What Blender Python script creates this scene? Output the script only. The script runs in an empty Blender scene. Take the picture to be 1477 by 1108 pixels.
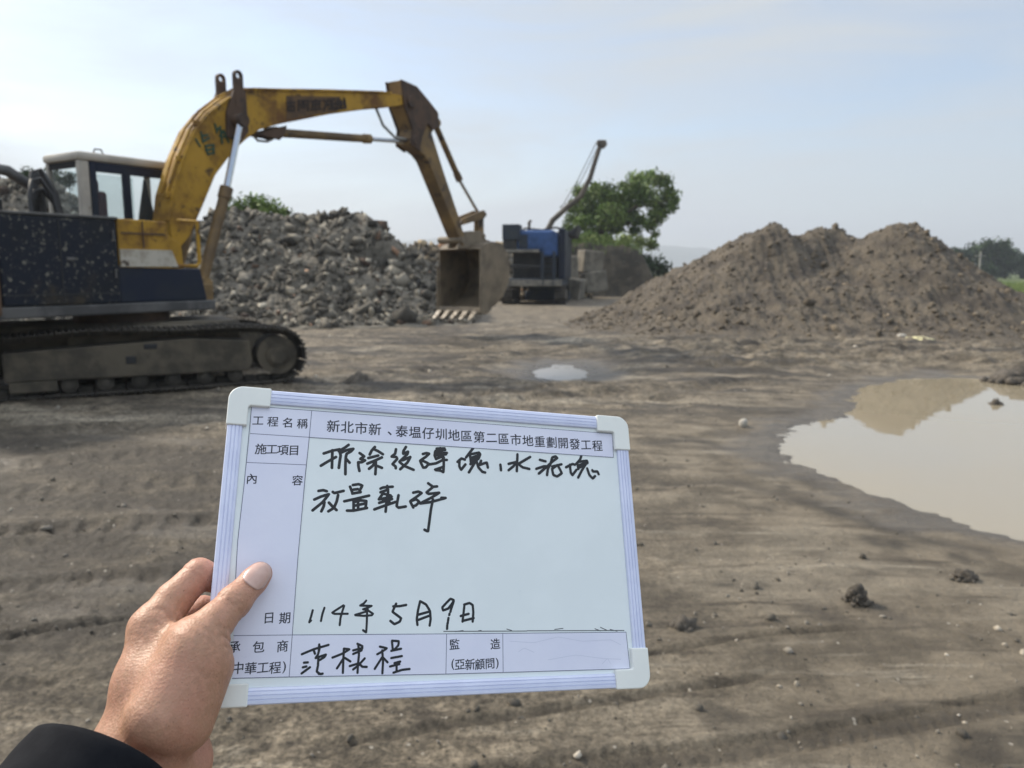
import bpy, bmesh, math, random
import numpy as np
from mathutils import Vector, Matrix

scene = bpy.context.scene
R = math.radians
rng = np.random.default_rng(7)
random.seed(7)

# ------------------------------------------------------------------ camera, sky, sun, exposure
CH, PITCH, FPX = 1.6, math.atan(164 / 1120), 1120.0
cam = bpy.data.objects.new("Camera", bpy.data.cameras.new("Camera"))
scene.collection.objects.link(cam)
cam.location = (0, 0, CH)
cam.rotation_euler = (math.pi / 2 - PITCH, 0, 0)
cam.data.sensor_width = 36.0
cam.data.lens = 36.0 * FPX / 1477
cam.data.clip_start, cam.data.clip_end = 0.05, 9000
cam.data.dof.use_dof = True
cam.data.dof.focus_distance = 0.535
cam.data.dof.aperture_fstop = 12.5
scene.camera = cam

SUN = Vector((-0.66, 0.40, 0.64)).normalized()
sun = bpy.data.objects.new("Sun", bpy.data.lights.new("Sun", "SUN"))
scene.collection.objects.link(sun)
sun.data.energy = 3.0
sun.data.angle = R(4.0)
sun.data.color = (1.0, 0.90, 0.75)
sun.rotation_euler = SUN.to_track_quat("Z", "Y").to_euler()

world = bpy.data.worlds.new("World")
scene.world = world
world.use_nodes = True
wn, wl = world.node_tree.nodes, world.node_tree.links
wn.clear()
w_out = wn.new("ShaderNodeOutputWorld")
w_bg = wn.new("ShaderNodeBackground")
w_bg.inputs["Strength"].default_value = 0.115
sky = wn.new("ShaderNodeTexSky")
sky.sky_type = "NISHITA"
sky.sun_disc = False
sky.sun_elevation = math.asin(SUN.z)
sky.sun_rotation = math.atan2(SUN.x, SUN.y)
sky.air_density, sky.dust_density, sky.ozone_density = 1.0, 1.4, 1.6
w_tc = wn.new("ShaderNodeTexCoord")
w_map = wn.new("ShaderNodeMapping")
w_map.inputs["Scale"].default_value = (1.2, 1.2, 6.0)
w_map.inputs["Rotation"].default_value = (R(9), R(-7), R(20))
w_noise = wn.new("ShaderNodeTexNoise")
w_noise.inputs["Scale"].default_value = 1.7
w_noise.inputs["Detail"].default_value = 7
w_noise.inputs["Roughness"].default_value = 0.55
w_noise.inputs["Distortion"].default_value = 0.5
w_ramp = wn.new("ShaderNodeValToRGB")
w_ramp.color_ramp.elements[0].position = 0.38
w_ramp.color_ramp.elements[0].color = (0.06, 0.06, 0.06, 1)
w_ramp.color_ramp.elements[1].position = 0.66
w_ramp.color_ramp.elements[1].color = (0.92, 0.92, 0.92, 1)
w_mix = wn.new("ShaderNodeMix")
w_mix.data_type = "RGBA"
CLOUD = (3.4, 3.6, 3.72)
wl.new(w_tc.outputs["Generated"], w_map.inputs["Vector"])
wl.new(w_map.outputs["Vector"], w_noise.inputs["Vector"])
wl.new(w_noise.outputs["Fac"], w_ramp.inputs["Fac"])
w_puff = wn.new("ShaderNodeTexNoise")             # a few small fair-weather clouds low over the horizon
w_puff.inputs["Scale"].default_value, w_puff.inputs["Detail"].default_value = 11, 6
w_pm = wn.new("ShaderNodeMapRange")
w_pm.inputs["From Min"].default_value, w_pm.inputs["From Max"].default_value, w_pm.interpolation_type = 0.60, 0.74, "SMOOTHSTEP"
w_band = wn.new("ShaderNodeMapRange")
w_band.inputs["From Min"].default_value, w_band.inputs["From Max"].default_value, w_band.interpolation_type = 0.17, 0.09, "SMOOTHSTEP"
w_pb = wn.new("ShaderNodeMath")
w_pb.operation = "MULTIPLY"
w_max = wn.new("ShaderNodeMath")
w_max.operation = "MAXIMUM"
w_sep0 = wn.new("ShaderNodeSeparateXYZ")
wl.new(w_tc.outputs["Generated"], w_puff.inputs["Vector"])
wl.new(w_tc.outputs["Generated"], w_sep0.inputs[0])
wl.new(w_puff.outputs["Fac"], w_pm.inputs["Value"])
wl.new(w_sep0.outputs["Z"], w_band.inputs["Value"])
wl.new(w_pm.outputs["Result"], w_pb.inputs[0])
wl.new(w_band.outputs["Result"], w_pb.inputs[1])
wl.new(w_pb.outputs[0], w_max.inputs[0])
wl.new(w_ramp.outputs["Color"], w_max.inputs[1])
wl.new(w_max.outputs[0], w_mix.inputs["Factor"])
w_sep = wn.new("ShaderNodeSeparateXYZ")           # added brightness in the unseen overhead cloud, to light the board and ground
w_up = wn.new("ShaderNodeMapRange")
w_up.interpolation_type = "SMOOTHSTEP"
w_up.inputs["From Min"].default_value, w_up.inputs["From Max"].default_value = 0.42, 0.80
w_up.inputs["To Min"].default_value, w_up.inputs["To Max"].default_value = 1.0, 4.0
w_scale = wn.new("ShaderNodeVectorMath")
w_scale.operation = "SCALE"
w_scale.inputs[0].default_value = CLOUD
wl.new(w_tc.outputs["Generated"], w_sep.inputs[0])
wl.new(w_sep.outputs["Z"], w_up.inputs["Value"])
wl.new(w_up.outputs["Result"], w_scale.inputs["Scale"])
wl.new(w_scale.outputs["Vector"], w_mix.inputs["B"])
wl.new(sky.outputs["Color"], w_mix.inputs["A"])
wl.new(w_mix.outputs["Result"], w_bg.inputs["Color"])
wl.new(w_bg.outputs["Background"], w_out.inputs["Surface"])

vs = scene.view_settings
vs.view_transform, vs.look, vs.gamma, vs.use_curve_mapping = "Standard", "None", 1.0, False
vs.exposure = 0.70
scene.cycles.use_denoising = True
scene.cycles.max_bounces = 8
scene.cycles.volume_bounces = 0
scene.cycles.transparent_max_bounces = 12

# ------------------------------------------------------------------ the site's survey: photo point -> place
_F = np.array([0, math.cos(PITCH), -math.sin(PITCH)])
_D = np.array([0, -math.sin(PITCH), -math.cos(PITCH)])
_R = np.array([1.0, 0, 0])
_C = np.array([0, 0, CH])


def _ray(u, v):
    return _F + (v - 554) / FPX * _D + (u - 738.5) / FPX * _R


def ground_at(u, v, z=0.0):
    d = _ray(u, v)
    return _C + d * ((z - CH) / d[2])


def at_depth(u, v, Y):
    d = _ray(u, v)
    return _C + d * (Y / d[1])


# ------------------------------------------------------------------ noise
_perm = np.random.default_rng(3).permutation(256)
_perm = np.concatenate([_perm, _perm, _perm])
_g2 = np.stack([np.cos(np.arange(256) * 0.7853 * 1.37), np.sin(np.arange(256) * 0.7853 * 1.37)], 1)


def noise2(x, y):
    xi, yi = np.floor(x).astype(np.int64), np.floor(y).astype(np.int64)
    xf, yf = x - xi, y - yi
    xi, yi = xi & 255, yi & 255
    u, v = xf * xf * xf * (xf * (xf * 6 - 15) + 10), yf * yf * yf * (yf * (yf * 6 - 15) + 10)

    def gr(ix, iy, fx, fy):
        h = _perm[_perm[ix & 255] + (iy & 255)]
        return _g2[h, 0] * fx + _g2[h, 1] * fy
    a = gr(xi, yi, xf, yf)
    b = gr(xi + 1, yi, xf - 1, yf)
    c = gr(xi, yi + 1, xf, yf - 1)
    d = gr(xi + 1, yi + 1, xf - 1, yf - 1)
    return (a + u * (b - a)) * (1 - v) + (c + u * (d - c)) * v


def fbm(x, y, oct=4, gain=0.5, ridged=False):
    s, a, t = 0.0, 1.0, 0.0
    for k in range(oct):
        n = noise2(x * 2 ** k + 17.3 * k, y * 2 ** k - 9.1 * k)
        s = s + a * ((0.5 - np.abs(n) * 1.6) if ridged else n)
        t += a
        a *= gain
    return s / t * 1.4


def sstep(a, b, x):
    t = np.clip((x - a) / (b - a), 0, 1)
    return t * t * (3 - 2 * t)


# ------------------------------------------------------------------ objects
def link(o, parent=None):
    scene.collection.objects.link(o)
    if parent is not None:
        o.parent = parent
    return o


def tag(o, label=None, cat=None, group=None, kind=None):
    for k, v in (("label", label), ("category", cat), ("group", group), ("kind", kind)):
        if v:
            o[k] = v
    return o


def empty(name, loc, label, cat, group=None):
    o = bpy.data.objects.new(name, None)
    o.empty_display_size = 0.2
    o.location = loc
    link(o)
    return tag(o, label, cat, group)


def mesh_obj(name, verts, faces, m, parent=None, smooth=False, bevel=0.0, seg=2, loc=None, auto=None):
    me = bpy.data.meshes.new(name)
    verts = np.asarray(verts, np.float32)
    if isinstance(faces, np.ndarray):
        n, k = faces.shape
        me.vertices.add(len(verts))
        me.vertices.foreach_set("co", verts.ravel())
        me.loops.add(n * k)
        me.loops.foreach_set("vertex_index", faces.astype(np.int32).ravel())
        me.polygons.add(n)
        me.polygons.foreach_set("loop_start", np.arange(0, n * k, k, dtype=np.int32))
        me.polygons.foreach_set("loop_total", np.full(n, k, np.int32))
        me.update(calc_edges=True)
        me.validate()
    else:
        me.from_pydata([tuple(map(float, v)) for v in verts], [], [tuple(int(i) for i in f) for f in faces])
        bm = bmesh.new()
        bm.from_mesh(me)
        bmesh.ops.recalc_face_normals(bm, faces=bm.faces)
        bm.to_mesh(me)
        bm.free()
    if smooth:
        me.polygons.foreach_set("use_smooth", np.ones(len(me.polygons), bool))
        if auto:
            me.set_sharp_from_angle(angle=R(auto))
    if m is not None:
        me.materials.append(m)
    o = bpy.data.objects.new(name, me)
    if loc is not None:
        o.location = loc
    link(o, parent)
    if bevel:
        b = o.modifiers.new("edge", "BEVEL")
        b.width, b.segments, b.limit_method, b.angle_limit = bevel, seg, "ANGLE", R(35)
    return o


class MB:
    """collects primitives; xf maps local points to the frame of the finished mesh"""

    def __init__(self, xf=None):
        self.v, self.f, self.xf = [], [], xf or (lambda p: p)

    def add(self, vs, fs):
        n = len(self.v)
        self.v += [self.xf(tuple(p)) for p in vs]
        self.f += [tuple(i + n for i in f) for f in fs]

    def box(self, x0, x1, y0, y1, z0, z1, c=0.0, M=None):
        c = min(c, (x1 - x0) * .45, (y1 - y0) * .45, (z1 - z0) * .45)
        P = lambda p: tuple(M @ Vector(p)) if M is not None else p
        if c <= 0:
            vs = [(x, y, z) for x in (x0, x1) for y in (y0, y1) for z in (z0, z1)]
            fs = [(0, 1, 3, 2), (4, 6, 7, 5), (0, 4, 5, 1), (2, 3, 7, 6), (0, 2, 6, 4), (1, 5, 7, 3)]
            return self.add([P(v) for v in vs], fs)
        bm = bmesh.new()
        g = bmesh.ops.create_cube(bm, size=1.0)
        for v in bm.verts:
            v.co = ((x0 + x1) / 2 + v.co.x * (x1 - x0), (y0 + y1) / 2 + v.co.y * (y1 - y0), (z0 + z1) / 2 + v.co.z * (z1 - z0))
        bmesh.ops.bevel(bm, geom=list(bm.edges), offset=c, segments=2, affect="EDGES", profile=0.5)
        bm.verts.ensure_lookup_table()
        bm.verts.index_update()
        self.add([P(tuple(v.co)) for v in bm.verts], [tuple(v.index for v in f.verts) for f in bm.faces])
        bm.free()

    def tube(self, pts, r, n=10, cap=True):
        pts = [Vector(p) for p in pts]
        rad = list(r) if isinstance(r, (list, tuple)) else [r] * len(pts)
        vs, fs = [], []
        up = None
        for i, p in enumerate(pts):
            t = (pts[min(i + 1, len(pts) - 1)] - pts[max(i - 1, 0)]).normalized()
            if up is None:
                a = Vector((0, 0, 1)) if abs(t.z) < .9 else Vector((1, 0, 0))
                s = t.cross(a).normalized()
            else:
                s = (up - t * up.dot(t)).normalized()
            up = s
            q = t.cross(s)
            for k in range(n):
                a = 2 * math.pi * k / n
                vs.append(tuple(p + (s * math.cos(a) + q * math.sin(a)) * rad[i]))
        for i in range(len(pts) - 1):
            for k in range(n):
                fs.append((i * n + k, i * n + (k + 1) % n, (i + 1) * n + (k + 1) % n, (i + 1) * n + k))
        if cap:
            fs.append(tuple(range(n))[::-1])
            fs.append(tuple((len(pts) - 1) * n + k for k in range(n)))
        self.add(vs, fs)

    def prism(self, poly, d0, d1, ax="tdz"):
        """polygon in (first, third) coordinates, extruded along the second"""
        n = len(poly)
        vs = [(a, d0, b) for a, b in poly] + [(a, d1, b) for a, b in poly]
        fs = [tuple(range(n)), tuple(range(n, 2 * n))[::-1]] + [(i, i + n, (i + 1) % n + n, (i + 1) % n) for i in range(n)]
        self.add(vs, fs)

    def build(self, name, m, parent=None, **k):
        return mesh_obj(name, self.v, self.f, m, parent, **k)


# ------------------------------------------------------------------ materials
def mat(name, c1, c2=None, scale=3.0, lo=0.4, hi=0.6, rough=0.75, rough2=None, metal=0.0, bump=0.0, bscale=30.0,
        spots=None, sscale=20.0, slo=0.62, shi=0.68, spec=0.5, detail=6, stretch=None, attr=None, extra=None):
    m = bpy.data.materials.new(name)
    m.use_nodes = True
    N, L = m.node_tree.nodes, m.node_tree.links
    b = N["Principled BSDF"]
    b.inputs["Roughness"].default_value = rough
    b.inputs["Metallic"].default_value = metal
    b.inputs["Specular IOR Level"].default_value = spec
    tc = N.new("ShaderNodeTexCoord")
    vec = tc.outputs["Object"]
    if stretch:
        mp = N.new("ShaderNodeMapping")
        mp.inputs["Scale"].default_value = stretch
        L.new(vec, mp.inputs["Vector"])
        vec = mp.outputs["Vector"]

    def noise(sc, dt=detail, ro=0.6):
        n = N.new("ShaderNodeTexNoise")
        n.inputs["Scale"].default_value, n.inputs["Detail"].default_value, n.inputs["Roughness"].default_value = sc, dt, ro
        L.new(vec, n.inputs["Vector"])
        return n.outputs["Fac"]

    def rng_(src, a, b_):
        r = N.new("ShaderNodeMapRange")
        r.inputs["From Min"].default_value, r.inputs["From Max"].default_value = a, b_
        r.interpolation_type = "SMOOTHSTEP"
        L.new(src, r.inputs["Value"])
        return r.outputs["Result"]

    def mixc(f, A, B):
        x = N.new("ShaderNodeMix")
        x.data_type = "RGBA"
        for nm, val in (("Factor", f), ("A", A), ("B", B)):
            if isinstance(val, (tuple, list)):
                x.inputs[nm].default_value = (*val, 1)
            elif isinstance(val, float):
                x.inputs[nm].default_value = val
            else:
                L.new(val, x.inputs[nm])
        return x.outputs["Result"]
    col = c1
    if c2 is not None:
        f = rng_(noise(scale), lo, hi)
        col = mixc(f, c1, c2)
        if rough2 is not None:
            r = N.new("ShaderNodeMix")
            r.inputs["A"].default_value, r.inputs["B"].default_value = rough, rough2
            L.new(f, r.inputs["Factor"])
            L.new(r.outputs["Result"], b.inputs["Roughness"])
    if spots is not None:
        col = mixc(rng_(noise(sscale, 4), slo, shi), col, spots)
    if attr:
        a = N.new("ShaderNodeAttribute")
        a.attribute_name = attr
        x = N.new("ShaderNodeMix")
        x.data_type, x.blend_type = "RGBA", "MULTIPLY"
        x.inputs["Factor"].default_value = 1.0
        if isinstance(col, tuple):
            x.inputs["A"].default_value = (*col, 1)
        else:
            L.new(col, x.inputs["A"])
        L.new(a.outputs["Color"], x.inputs["B"])
        col = x.outputs["Result"]
    if extra:
        col = extra(N, L, col, noise, rng_, mixc, b, tc)
    if isinstance(col, tuple):
        b.inputs["Base Color"].default_value = (*col, 1)
    else:
        L.new(col, b.inputs["Base Color"])
    if bump:
        bp = N.new("ShaderNodeBump")
        bp.inputs["Strength"].default_value = 1.0
        bp.inputs["Distance"].default_value = bump
        L.new(noise(bscale, 8, 0.65), bp.inputs["Height"])
        L.new(bp.outputs["Normal"], b.inputs["Normal"])
    return m


def float_attr(o, name, vals):
    a = o.data.attributes.new(name, "FLOAT", "POINT")
    a.data.foreach_set("value", np.asarray(vals, np.float32))


def color_attr(o, name, vals):
    a = o.data.attributes.new(name, "FLOAT_COLOR", "POINT")
    c = np.ones((len(vals), 4), np.float32)
    c[:, :3] = vals
    a.data.foreach_set("color", c.ravel())


# ------------------------------------------------------------------ ground
PUDDLE = np.array([ground_at(*p)[:2] for p in [
    (1098, 634), (1122, 608), (1165, 598), (1203, 594), (1208, 572), (1228, 552), (1290, 541), (1360, 537), (1430, 541), (1500, 550),
    (1640, 560), (1640, 800), (1500, 778), (1440, 768), (1395, 758), (1330, 738), (1270, 714), (1205, 690), (1150, 671), (1110, 655)]])
SMALL = np.array([ground_at(*p)[:2] for p in [(752, 531), (790, 520), (835, 521), (862, 533), (850, 544), (800, 545), (765, 541)]])


def poly_sd(x, y, poly):
    """signed distance to a polygon, positive inside"""
    d2 = np.full(x.shape, 1e9)
    ins = np.zeros(x.shape, bool)
    n = len(poly)
    for i in range(n):
        ax, ay = poly[i]
        bx, by = poly[(i + 1) % n]
        ex, ey = bx - ax, by - ay
        t = np.clip(((x - ax) * ex + (y - ay) * ey) / (ex * ex + ey * ey), 0, 1)
        d2 = np.minimum(d2, (x - ax - t * ex) ** 2 + (y - ay - t * ey) ** 2)
        c = ((ay > y) != (by > y)) & (x < ex * (y - ay) / (ey if abs(ey) > 1e-9 else 1e-9) + ax)
        ins ^= c
    return np.where(ins, 1, -1) * np.sqrt(d2)


def line_ds(x, y, pts):
    """distance to a polyline, with sign, and arc length"""
    best = np.full(x.shape, 1e9)
    sg = np.zeros(x.shape)
    arc = np.zeros(x.shape)
    s0 = 0.0
    for i in range(len(pts) - 1):
        ax, ay = pts[i]
        ex, ey = pts[i + 1][0] - ax, pts[i + 1][1] - ay
        ln = math.hypot(ex, ey)
        t = np.clip(((x - ax) * ex + (y - ay) * ey) / (ln * ln), 0, 1)
        dx, dy = x - ax - t * ex, y - ay - t * ey
        d = np.hypot(dx, dy)
        m = d < best
        best = np.where(m, d, best)
        sg = np.where(m, np.sign(ex * dy - ey * dx), sg)
        arc = np.where(m, s0 + t * ln, arc)
        s0 += ln
    return best * sg, arc, s0


def gl(pts):
    return [ground_at(*p)[:2] for p in pts]


# (photo polyline on the ground, half width, depth, kind)
RUTS = [
    (gl([(500, 1150), (760, 1118), (900, 1102), (1056, 1082), (1212, 1057), (1369, 1033), (1600, 990)]), .055, .020, "tread"),
    (gl([(700, 985), (939, 943), (1056, 924), (1134, 914), (1260, 905)]), .018, .016, "groove"),
    (gl([(420, 1085), (700, 1040), (900, 1010), (958, 997), (1056, 983), (1134, 967)]), .022, .018, "groove"),
    (gl([(-160, 960), (0, 923), (75, 910), (125, 904), (300, 880)]), .025, .030, "groove"),
    (gl([(-200, 866), (0, 845), (157, 835), (300, 826), (420, 815)]), .07, .035, "cleat"),
    (gl([(-200, 800), (0, 772), (120, 762), (330, 750), (520, 735)]), .09, .040, "cleat"),
    (gl([(-200, 735), (0, 715), (150, 704), (330, 690), (560, 676)]), .12, .045, "cleat"),
    (gl([(-100, 1000), (60, 985), (160, 960), (330, 930)]), .03, .014, "groove"),
    (gl([(-200, 690), (60, 668), (200, 655), (340, 645)]), .10, .035, "cleat"),
    (gl([(-100, 640), (80, 624), (190, 615), (330, 605), (520, 590), (760, 565), (1000, 548)]), .16, .045, "cleat"),
    (gl([(420, 560), (620, 535), (800, 506), (1000, 488)]), .22, .06, "cleat"),
    (gl([(560, 600), (800, 575), (1000, 560), (1180, 540)]), .18, .05, "cleat"),
    (gl([(880, 520), (1060, 508), (1250, 514), (1477, 520)]), .20, .07, "groove"),
    (gl([(920, 700), (1060, 690), (1180, 720), (1330, 770), (1500, 800)]), .10, .022, "groove"),
    (gl([(910, 640), (1000, 628), (1090, 650), (1200, 700)]), .10, .02, "groove"),
]
WATER_Z = -0.055


def ground_height(x, y, detail=True):
    r = np.hypot(x, y)
    far = sstep(40, 90, r)
    psd = poly_sd(x, y, PUDDLE)
    near_p = sstep(-1.4, -0.1, psd)
    ssd = poly_sd(x, y, SMALL)
    near_s = sstep(-.8, -.1, ssd)
    calm = np.maximum(near_p, near_s)
    h = 0.05 * fbm(x * .22 + 3, y * .22, 3) * sstep(3, 9, r) * (1 - calm) * (1 - .5 * far)
    # left side is churned by tracks, right side is smeared flat
    left = sstep(1.2, -1.6, x - .12 * y + .5)
    rough = (.35 + .65 * left) * (1 - .85 * calm)
    if detail:
        h = h + rough * (.042 * fbm(x * 1.1, y * 2.3, 5, .55) + .018 * fbm(x * 5.2, y * 8.0, 4, .6))
        h = h + (.22 + .78 * left) * (1 - .9 * calm) * (.017 * fbm(x * 19, y * 25, 4, .7) + .018 * np.clip(fbm(x * 13 + 7, y * 15, 3, .6) - .12, 0, 1)) * sstep(22, 12, r)
        cl = np.clip(fbm(x * 9 + 40, y * 10, 3, .6) - .28, 0, 1)
        h = h + .075 * rough * cl * sstep(30, 16, r)
    spoil = sstep(11.8, 13.2, y) * sstep(19.5, 17.0, y) * sstep(1.0, 4.0, x) * (1 - near_p)
    h = h + spoil * (.27 * fbm(x * .8, y * 1.7, 5, .6, True) + .06 * fbm(x * 3.5, y * 4, 3, .6) + .02)
    mid = sstep(7.5, 9.5, y) * sstep(26, 20, y) * (1 - calm)
    h = h + mid * (.085 * fbm(x * .9 + 4, y * 2.0, 4, .6) + .035 * np.clip(fbm(x * 4, y * 5, 3, .6) - .1, 0, 1))
    for pts, w, dep, kind in RUTS:
        d, s, L = line_ds(x, y, pts)
        d = d + w * .6 * noise2(s * 1.3 + w * 50, d * 0 + 3.3)
        ad = np.abs(d)
        fade = sstep(0, .1 * L, s) * sstep(L, .9 * L, s) * (1 - .9 * near_p)
        irr = .55 + .9 * np.clip(noise2(s * .8, s * 0 + w * 31) + .5, 0, 1)
        cut = np.exp(-(ad / w) ** 2 * (1 if kind == "groove" else .8))
        berm = np.exp(-((ad - 1.9 * w) / (.7 * w)) ** 2)
        if kind == "groove":
            h = h + fade * irr * (-dep * cut + .45 * dep * berm)
        elif kind == "tread":
            ins = sstep(1.25 * w, .95 * w, ad)
            pat = np.sin(2 * math.pi * (s / .05 + ad / .07 + .5 * noise2(s * 2.5, d * 9))) * .30 + np.sin(2 * math.pi * ad / .032) * .25 + 1.1 * fbm(x * 24, y * 24, 3, .6)
            h = h + fade * (-dep * .7 * ins + .006 * ins * pat * irr + .3 * dep * berm)
        else:
            ins = sstep(1.6 * w, 1.0 * w, ad)
            pat = sstep(-.2, .6, np.sin(2 * math.pi * (s / (.17 if w < .15 else .22)) + 2.5 * noise2(s * .5, d * 3)))
            h = h + fade * irr * (-dep * .6 * ins + .55 * dep * ins * pat + .5 * dep * berm)
    h = h - near_p * .040 - sstep(-.05, .55, psd) * .060 + near_p * (.030 * fbm(x * 1.3, y * 1.7, 5, .65) + .016 * fbm(x * 4.5, y * 6, 3, .6))
    h = h - near_s * .040 - sstep(-.02, .25, ssd) * .030 + near_s * .022 * fbm(x * 2.6, y * 2.6, 4, .65)
    return h


th_f = np.radians(np.concatenate([np.arange(-48, 48.01, .17)]))
th_b = np.radians(np.concatenate([np.arange(50, 180, 6.0), np.arange(180, 310.1, 6.0)]))
TH = np.concatenate([th_f, th_b])
RR = [0.5]
while RR[-1] < 26:
    RR.append(RR[-1] * 1.0052 if RR[-1] > 1.7 else RR[-1] * 1.04)
while RR[-1] < 8000:
    RR.append(RR[-1] * (1.02 if RR[-1] < 120 else 1.25))
RR = np.array(RR)
rg, tg = np.meshgrid(RR, TH, indexing="ij")
gx, gy = (rg * np.sin(tg)).ravel(), (rg * np.cos(tg)).ravel()
gz = ground_height(gx, gy)
gz = np.where(rg.ravel() > 110, 0, gz)
nr, nt = rg.shape
ii, jj = np.meshgrid(np.arange(nr - 1), np.arange(nt), indexing="ij")
j2 = (jj + 1) % nt
gf = np.stack([ii * nt + jj, (ii + 1) * nt + jj, (ii + 1) * nt + j2, ii * nt + j2], -1).reshape(-1, 4)[:, ::-1]
gv = np.stack([gx, gy, gz], 1)


def mud_nodes(N, L, col, noise, rng_, mixc, b, tc):
    at = {}
    for nm in ("wet", "pale", "green", "damp", "churn"):
        a = N.new("ShaderNodeAttribute")
        a.attribute_name = nm
        at[nm] = a.outputs["Fac"]
    col = mixc(at["pale"], col, (.33, .285, .215))
    n1 = noise(.9, 6, .6)
    col = mixc(rng_(n1, .56, .72), col, (.075, .062, .048))
    # long smears left by wheels and blades, running across the yard
    smp = N.new("ShaderNodeMapping")
    smp.inputs["Scale"].default_value = (.55, 4.2, 1)
    smp.inputs["Rotation"].default_value = (0, 0, R(-9))
    L.new(tc.outputs["Object"], smp.inputs["Vector"])
    sn = N.new("ShaderNodeTexNoise")
    sn.inputs["Scale"].default_value, sn.inputs["Detail"].default_value, sn.inputs["Roughness"].default_value, sn.inputs["Distortion"].default_value = 1.6, 7, .62, .6
    L.new(smp.outputs["Vector"], sn.inputs["Vector"])
    col = mixc(rng_(sn.outputs["Fac"], .50, .66), col, (.090, .073, .053))
    col = mixc(rng_(sn.outputs["Fac"], .44, .30), col, (.27, .232, .175))
    # crumbly mottling, wet glints painted into it, strongest where tracks have churned the mud
    for sc_, am in ((13, .55), (44, .75)):
        gm = N.new("ShaderNodeMapRange")
        gm.inputs["From Min"].default_value, gm.inputs["From Max"].default_value = .30, .70
        gm.inputs["To Min"].default_value, gm.inputs["To Max"].default_value = 1 - am, 1 + am
        L.new(noise(sc_, 4, .65), gm.inputs["Value"])
        mc = N.new("ShaderNodeMath")
        mc.operation = "MULTIPLY_ADD"          # 1 + churn * (value - 1)
        sb = N.new("ShaderNodeMath")
        sb.operation = "SUBTRACT"
        sb.inputs[1].default_value = 1.0
        L.new(gm.outputs["Result"], sb.inputs[0])
        L.new(sb.outputs[0], mc.inputs[0])
        L.new(at["churn"], mc.inputs[1])
        mc.inputs[2].default_value = 1.0
        vm = N.new("ShaderNodeVectorMath")
        vm.operation = "SCALE"
        L.new(col, vm.inputs[0])
        L.new(mc.outputs[0], vm.inputs["Scale"])
        col = vm.outputs["Vector"]
    col = mixc(at["damp"], col, (.044, .036, .027))
    # small pale stones pressed into the mud
    vo = N.new("ShaderNodeTexVoronoi")
    vo.inputs["Scale"].default_value = 17
    L.new(tc.outputs["Object"], vo.inputs["Vector"])
    st = N.new("ShaderNodeMapRange")
    st.inputs["From Min"].default_value, st.inputs["From Max"].default_value = .15, .10
    L.new(vo.outputs["Distance"], st.inputs["Value"])
    pick = N.new("ShaderNodeSeparateColor")
    L.new(vo.outputs["Color"], pick.inputs["Color"])
    gt = N.new("ShaderNodeMath")
    gt.operation = "GREATER_THAN"
    gt.inputs[1].default_value = .90
    L.new(pick.outputs["Red"], gt.inputs[0])
    mu = N.new("ShaderNodeMath")
    mu.operation = "MULTIPLY"
    L.new(gt.outputs["Value"], mu.inputs[0])
    L.new(st.outputs["Result"], mu.inputs[1])
    col = mixc(mu.outputs["Value"], col, (.36, .32, .26))
    col = mixc(at["wet"], col, (.105, .092, .076))
    gcol = mixc(rng_(noise(.35, 5, .6), .42, .6), (.055, .085, .022), (.12, .13, .045))
    col = mixc(at["green"], col, gcol)
    r = N.new("ShaderNodeMapRange")
    r.inputs["From Min"].default_value, r.inputs["From Max"].default_value = 0, 1
    r.inputs["To Min"].default_value, r.inputs["To Max"].default_value = .72, .22
    L.new(at["wet"], r.inputs["Value"])
    dr = N.new("ShaderNodeMath")
    dr.operation = "MULTIPLY_ADD"
    dr.inputs[1].default_value = -.12
    L.new(at["damp"], dr.inputs[0])
    L.new(r.outputs["Result"], dr.inputs[2])
    L.new(dr.outputs[0], b.inputs["Roughness"])
    # grit: coarse crumbs, fine grains and small dark pits
    pit = rng_(noise(24, 5, .7), .62, .70)
    col = mixc(pit, col, (.062, .050, .036))
    hsum = None
    for src, k_ in ((noise(26, 8, .7), .012), (noise(75, 6, .75), .006), (vo.outputs["Distance"], .0035)):
        ml = N.new("ShaderNodeMath")
        ml.operation = "MULTIPLY"
        ml.inputs[1].default_value = k_ * 100
        L.new(src, ml.inputs[0])
        if hsum is None:
            hsum = ml.outputs[0]
        else:
            ad = N.new("ShaderNodeMath")
            L.new(hsum, ad.inputs[0])
            L.new(ml.outputs[0], ad.inputs[1])
            hsum = ad.outputs[0]
    bp = N.new("ShaderNodeBump")
    bp.inputs["Distance"].default_value = .017
    L.new(hsum, bp.inputs["Height"])
    L.new(bp.outputs["Normal"], b.inputs["Normal"])
    return col


MUD = mat("mud", (.202, .166, .118), (.105, .086, .061), scale=2.4, lo=.40, hi=.62, spec=.25, extra=mud_nodes)
ground = mesh_obj("ground", gv, gf, MUD, smooth=True)
tag(ground, "churned grey brown mud of the yard with ruts and tyre tracks", "ground", kind="structure")
psd = poly_sd(gx, gy, PUDDLE)
ssd = poly_sd(gx, gy, SMALL)
wet = np.maximum(.70 * sstep(-.50, 0.15, psd + .85 * fbm(gx * 1.1, gy * 1.5, 5, .65)), .9 * sstep(-.7, .05, ssd + .35 * fbm(gx * 1.7, gy * 1.7, 3)))
wet = np.maximum(wet, .55 * sstep(.12, .4, fbm(gx * .8 + 11, gy * 1.7, 4)) * sstep(.5, -1.5, gx - .1 * gy) * sstep(11, 7, np.hypot(gx, gy)))
pale = .8 * sstep(.05, .42, fbm(gx * .45 + 5, gy * .9, 4)) * sstep(5, 9, gy) * sstep(30, 22, gy) * sstep(2.5, -.5, gx - .12 * gy)
pale = np.maximum(pale, .30 * sstep(-.1, .4, fbm(gx * .9 + 8, gy * .9, 3)) * sstep(-1, .8, gx - .1 * gy) * sstep(9, 5, gy))
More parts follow.
